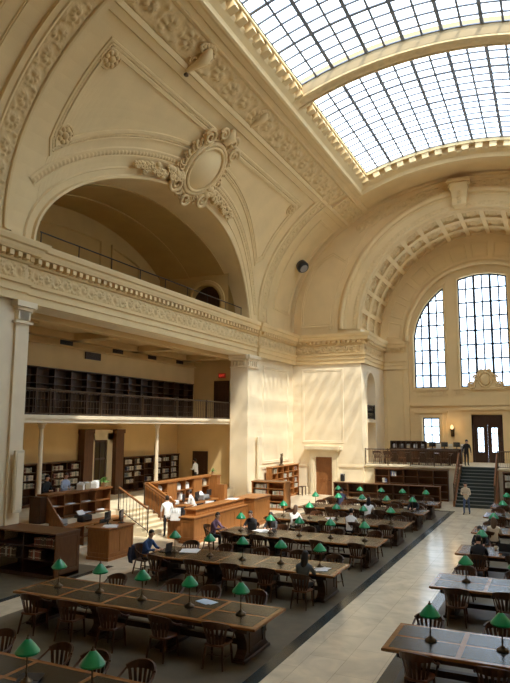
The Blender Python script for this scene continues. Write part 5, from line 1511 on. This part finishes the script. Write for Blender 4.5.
HB, HBR, HD = mat('black_hair', (.012, .009, .008), .5), mat('brown_hair', (.10, .05, .025), .5), mat('dark_brown_hair', (.035, .02, .012), .5)
wh = cloth('white', (.80, .79, .76)); bl = cloth('blue', (.035, .09, .26)); gy = cloth('grey', (.10, .115, .12)); bk_ = cloth('black', (.014, .014, .017)); bg = cloth('beige', (.62, .52, .38)); jn = cloth('denim', (.05, .08, .16)); pu = cloth('purple', (.22, .13, .22)); nv = cloth('navy', (.04, .05, .10)); dg_ = cloth('dark_grey', (.05, .05, .055)); lb = cloth('light_blue', (.38, .45, .60))
person((-15.25, 23.35, 0), .75, 'stand', wh, bk_, HD, 'standing person in white shirt and dark trousers at the foot of the short stairs', arm='side', sleeves=False)
person((-4.5, 36.6, 0), pi - .1, 'walk', bg, jn, HD, 'person in a beige jacket and jeans walking down the aisle', arm='front')
def seated(x, y, rz, *a, **k): return person((x, y, 0), rz, 'sit', *a, **k)
seated(-12.24, 17.45, -pi / 2, bl, dg_, HB, 'seated man in a blue shirt at the left end of the second full table', lean=.14)
seated(-6.28, 16.25, 0, gy, bk_, HB, 'seated reader in grey with long black hair at the second full table', True, lean=.12)
seated(-12.28, 22.0, -pi / 2, pu, dg_, HB, 'seated reader in a purple shirt at the left end of the third table', lean=.14)
seated(-11.1, 23.22, pi, bk_, bk_, HD, 'dark haired reader in black on the far side of the third table, nearer the desk', lean=.1)
seated(-10.2, 23.22, pi, dg_, bk_, HB, 'reader in charcoal on the far side of the third table, nearer the aisle', True, lean=.14)
seated(-10.15, 25.22, 0, wh, bk_, HBR, 'reader in a white shirt seen from behind at the fourth table', True, lean=.18)
seated(-7.7, 25.2, 0, wh, bk_, HB, 'black haired reader in white and black bending over the fourth table', lean=.24)
seated(-8.1, 29.4, 0, wh, dg_, HB, 'reader in white leaning over the fifth table', True, lean=.26)
seated(-10.6, 33.1, 0, nv, bk_, HB, 'reader in a navy jacket at the sixth table', lean=.2)
seated(-6.35, 31.75, pi, bk_, bk_, HB, 'dark clothed reader on the far side of the fifth table by the aisle', lean=.2)
seated(-2.3, 21.05, 0, bk_, bk_, HB, 'reader in black seen from behind at the third table right of the aisle', lean=.12)
seated(-2.45, 23.4, pi, bk_, bk_, HB, 'reader in black facing the viewer across the third table right of the aisle', lean=.1)
seated(-2.2, 25.4, 0, bg, dg_, HBR, 'reader in a pale scarf at the fourth table right of the aisle', True, lean=.1)
person((-5.35, 44.4, TZ), pi + .5, 'stand', bk_, bk_, HB, 'person in black standing at the top of the terrace steps', arm='side')
person((-15.6, 26.2, 0), pi / 2 + .3, 'stand', wh, jn, HD, 'staff member in a white shirt standing behind the circulation desk', arm='front', lean=.2)
person((-19.9, 33.6, 1.0), pi / 2, 'stand', wh, dg_, HB, 'person in white standing before the dark corner door of the recess', arm='front')
person((-19.0, 21.0, 1.0), -pi / 2, 'stand', lb, dg_, HD, 'person in light blue standing behind the left service desk', arm='front')
person((-19.0, 19.9, 1.0), -pi / 2, 'stand', bk_, bk_, HB, 'person in black standing behind the left service desk', arm='front')
# jacket hung on the chair back
r = empty('jacket', (-12.56, 17.45, 0), -pi / 2); tag(r, 'dark blue jacket draped over the chair back of the man in blue', 'jacket')
m = MB(); rows = []
for z, k, d in ((.36, 1.05, .13), (.5, 1.1, .10), (.7, 1.05, .06), (.9, .98, .03), (.92, .9, -.03), (.8, .85, -.045)):
    rows.append([(.36 * k * sin(a), .2 - (.27 + d) * cos(a) + .02 * sin(5 * a), z) for a in [radians(-75 + 150 * i / 14) for i in range(15)]])
m.grid(rows); ob = m.build('jacket_back', nv, r); sdm = ob.modifiers.new('thick', 'SOLIDIFY'); sdm.thickness = .02
for s in (-1, 1):
    m = MB(); m.tube([(.3 * s, -.02, .84), (.37 * s, -.02, .62), (.36 * s, .02, .4)], [.06, .065, .055], 10); m.build('sleeve', nv, r)

# ------------------------------------------------------------------ light, sky, camera
w = bpy.data.worlds.new('World'); SC.world = w; w.use_nodes = True; nt = w.node_tree
bgn = nt.nodes['Background']; tcw = nt.nodes.new('ShaderNodeTexCoord'); nz = nt.nodes.new('ShaderNodeTexNoise'); nz.inputs['Scale'].default_value = 2.2; nz.inputs['Detail'].default_value = 4
rp_ = nt.nodes.new('ShaderNodeValToRGB'); rp_.color_ramp.elements[0].position = .35; rp_.color_ramp.elements[0].color = (.55, .76, 1, 1); rp_.color_ramp.elements[1].position = .6; rp_.color_ramp.elements[1].color = (.85, .935, 1, 1)
nt.links.new(tcw.outputs['Generated'], nz.inputs['Vector']); nt.links.new(nz.outputs['Fac'], rp_.inputs['Fac']); nt.links.new(rp_.outputs['Color'], bgn.inputs['Color'])
bgn.inputs['Strength'].default_value = 4.0
sl = bpy.data.lights.new('sun', 'SUN'); sl.energy = 6.0; sl.angle = radians(1.6); sl.color = (1, .92, .78)
so = bpy.data.objects.new('sun', sl); COL.objects.link(so)
so.rotation_euler = Vector((-.55, .36, -1)).to_track_quat('-Z', 'Y').to_euler()
pl_ = bpy.data.lights.new('sconce_light', 'POINT'); pl_.energy = 12; pl_.color = (1, .62, .28); pl_.shadow_soft_size = .1
po = bpy.data.objects.new('sconce_light', pl_); COL.objects.link(po); po.location = (-6.75, YE - .75, 4.75)

F, YAW, PIT, ROLL = 621.94, radians(25.42), radians(7.631), radians(.27)
fw = Vector((-sin(YAW) * cos(PIT), cos(YAW) * cos(PIT), sin(PIT))); rt = Vector((cos(YAW), sin(YAW), 0)); up = rt.cross(fw)
r2 = rt * cos(ROLL) + up * sin(ROLL); u2 = -rt * sin(ROLL) + up * cos(ROLL)
cam = bpy.data.cameras.new('camera'); co = bpy.data.objects.new('camera', cam); COL.objects.link(co)
cam.sensor_fit = 'VERTICAL'; cam.sensor_height = 36; cam.lens = F * 36 / 683; cam.clip_end = 300
mtx = Matrix.Identity(4)
for i in range(3): mtx[i][0], mtx[i][1], mtx[i][2] = r2[i], u2[i], -fw[i]
mtx.translation = Vector((0, 0, 4.8)); co.matrix_world = mtx
SC.camera = co
vs_ = SC.view_settings; SC.display_settings.display_device = 'sRGB'
vs_.view_transform = 'Standard'; vs_.look = 'None'; vs_.exposure = 0.5; vs_.gamma = 1.0; vs_.use_curve_mapping = False
cy = SC.cycles
cy.max_bounces = 14; cy.diffuse_bounces = 8; cy.glossy_bounces = 4; cy.transparent_max_bounces = 12; cy.use_denoising = True; cy.denoising_prefilter = 'ACCURATE'; cy.sample_clamp_indirect = 8
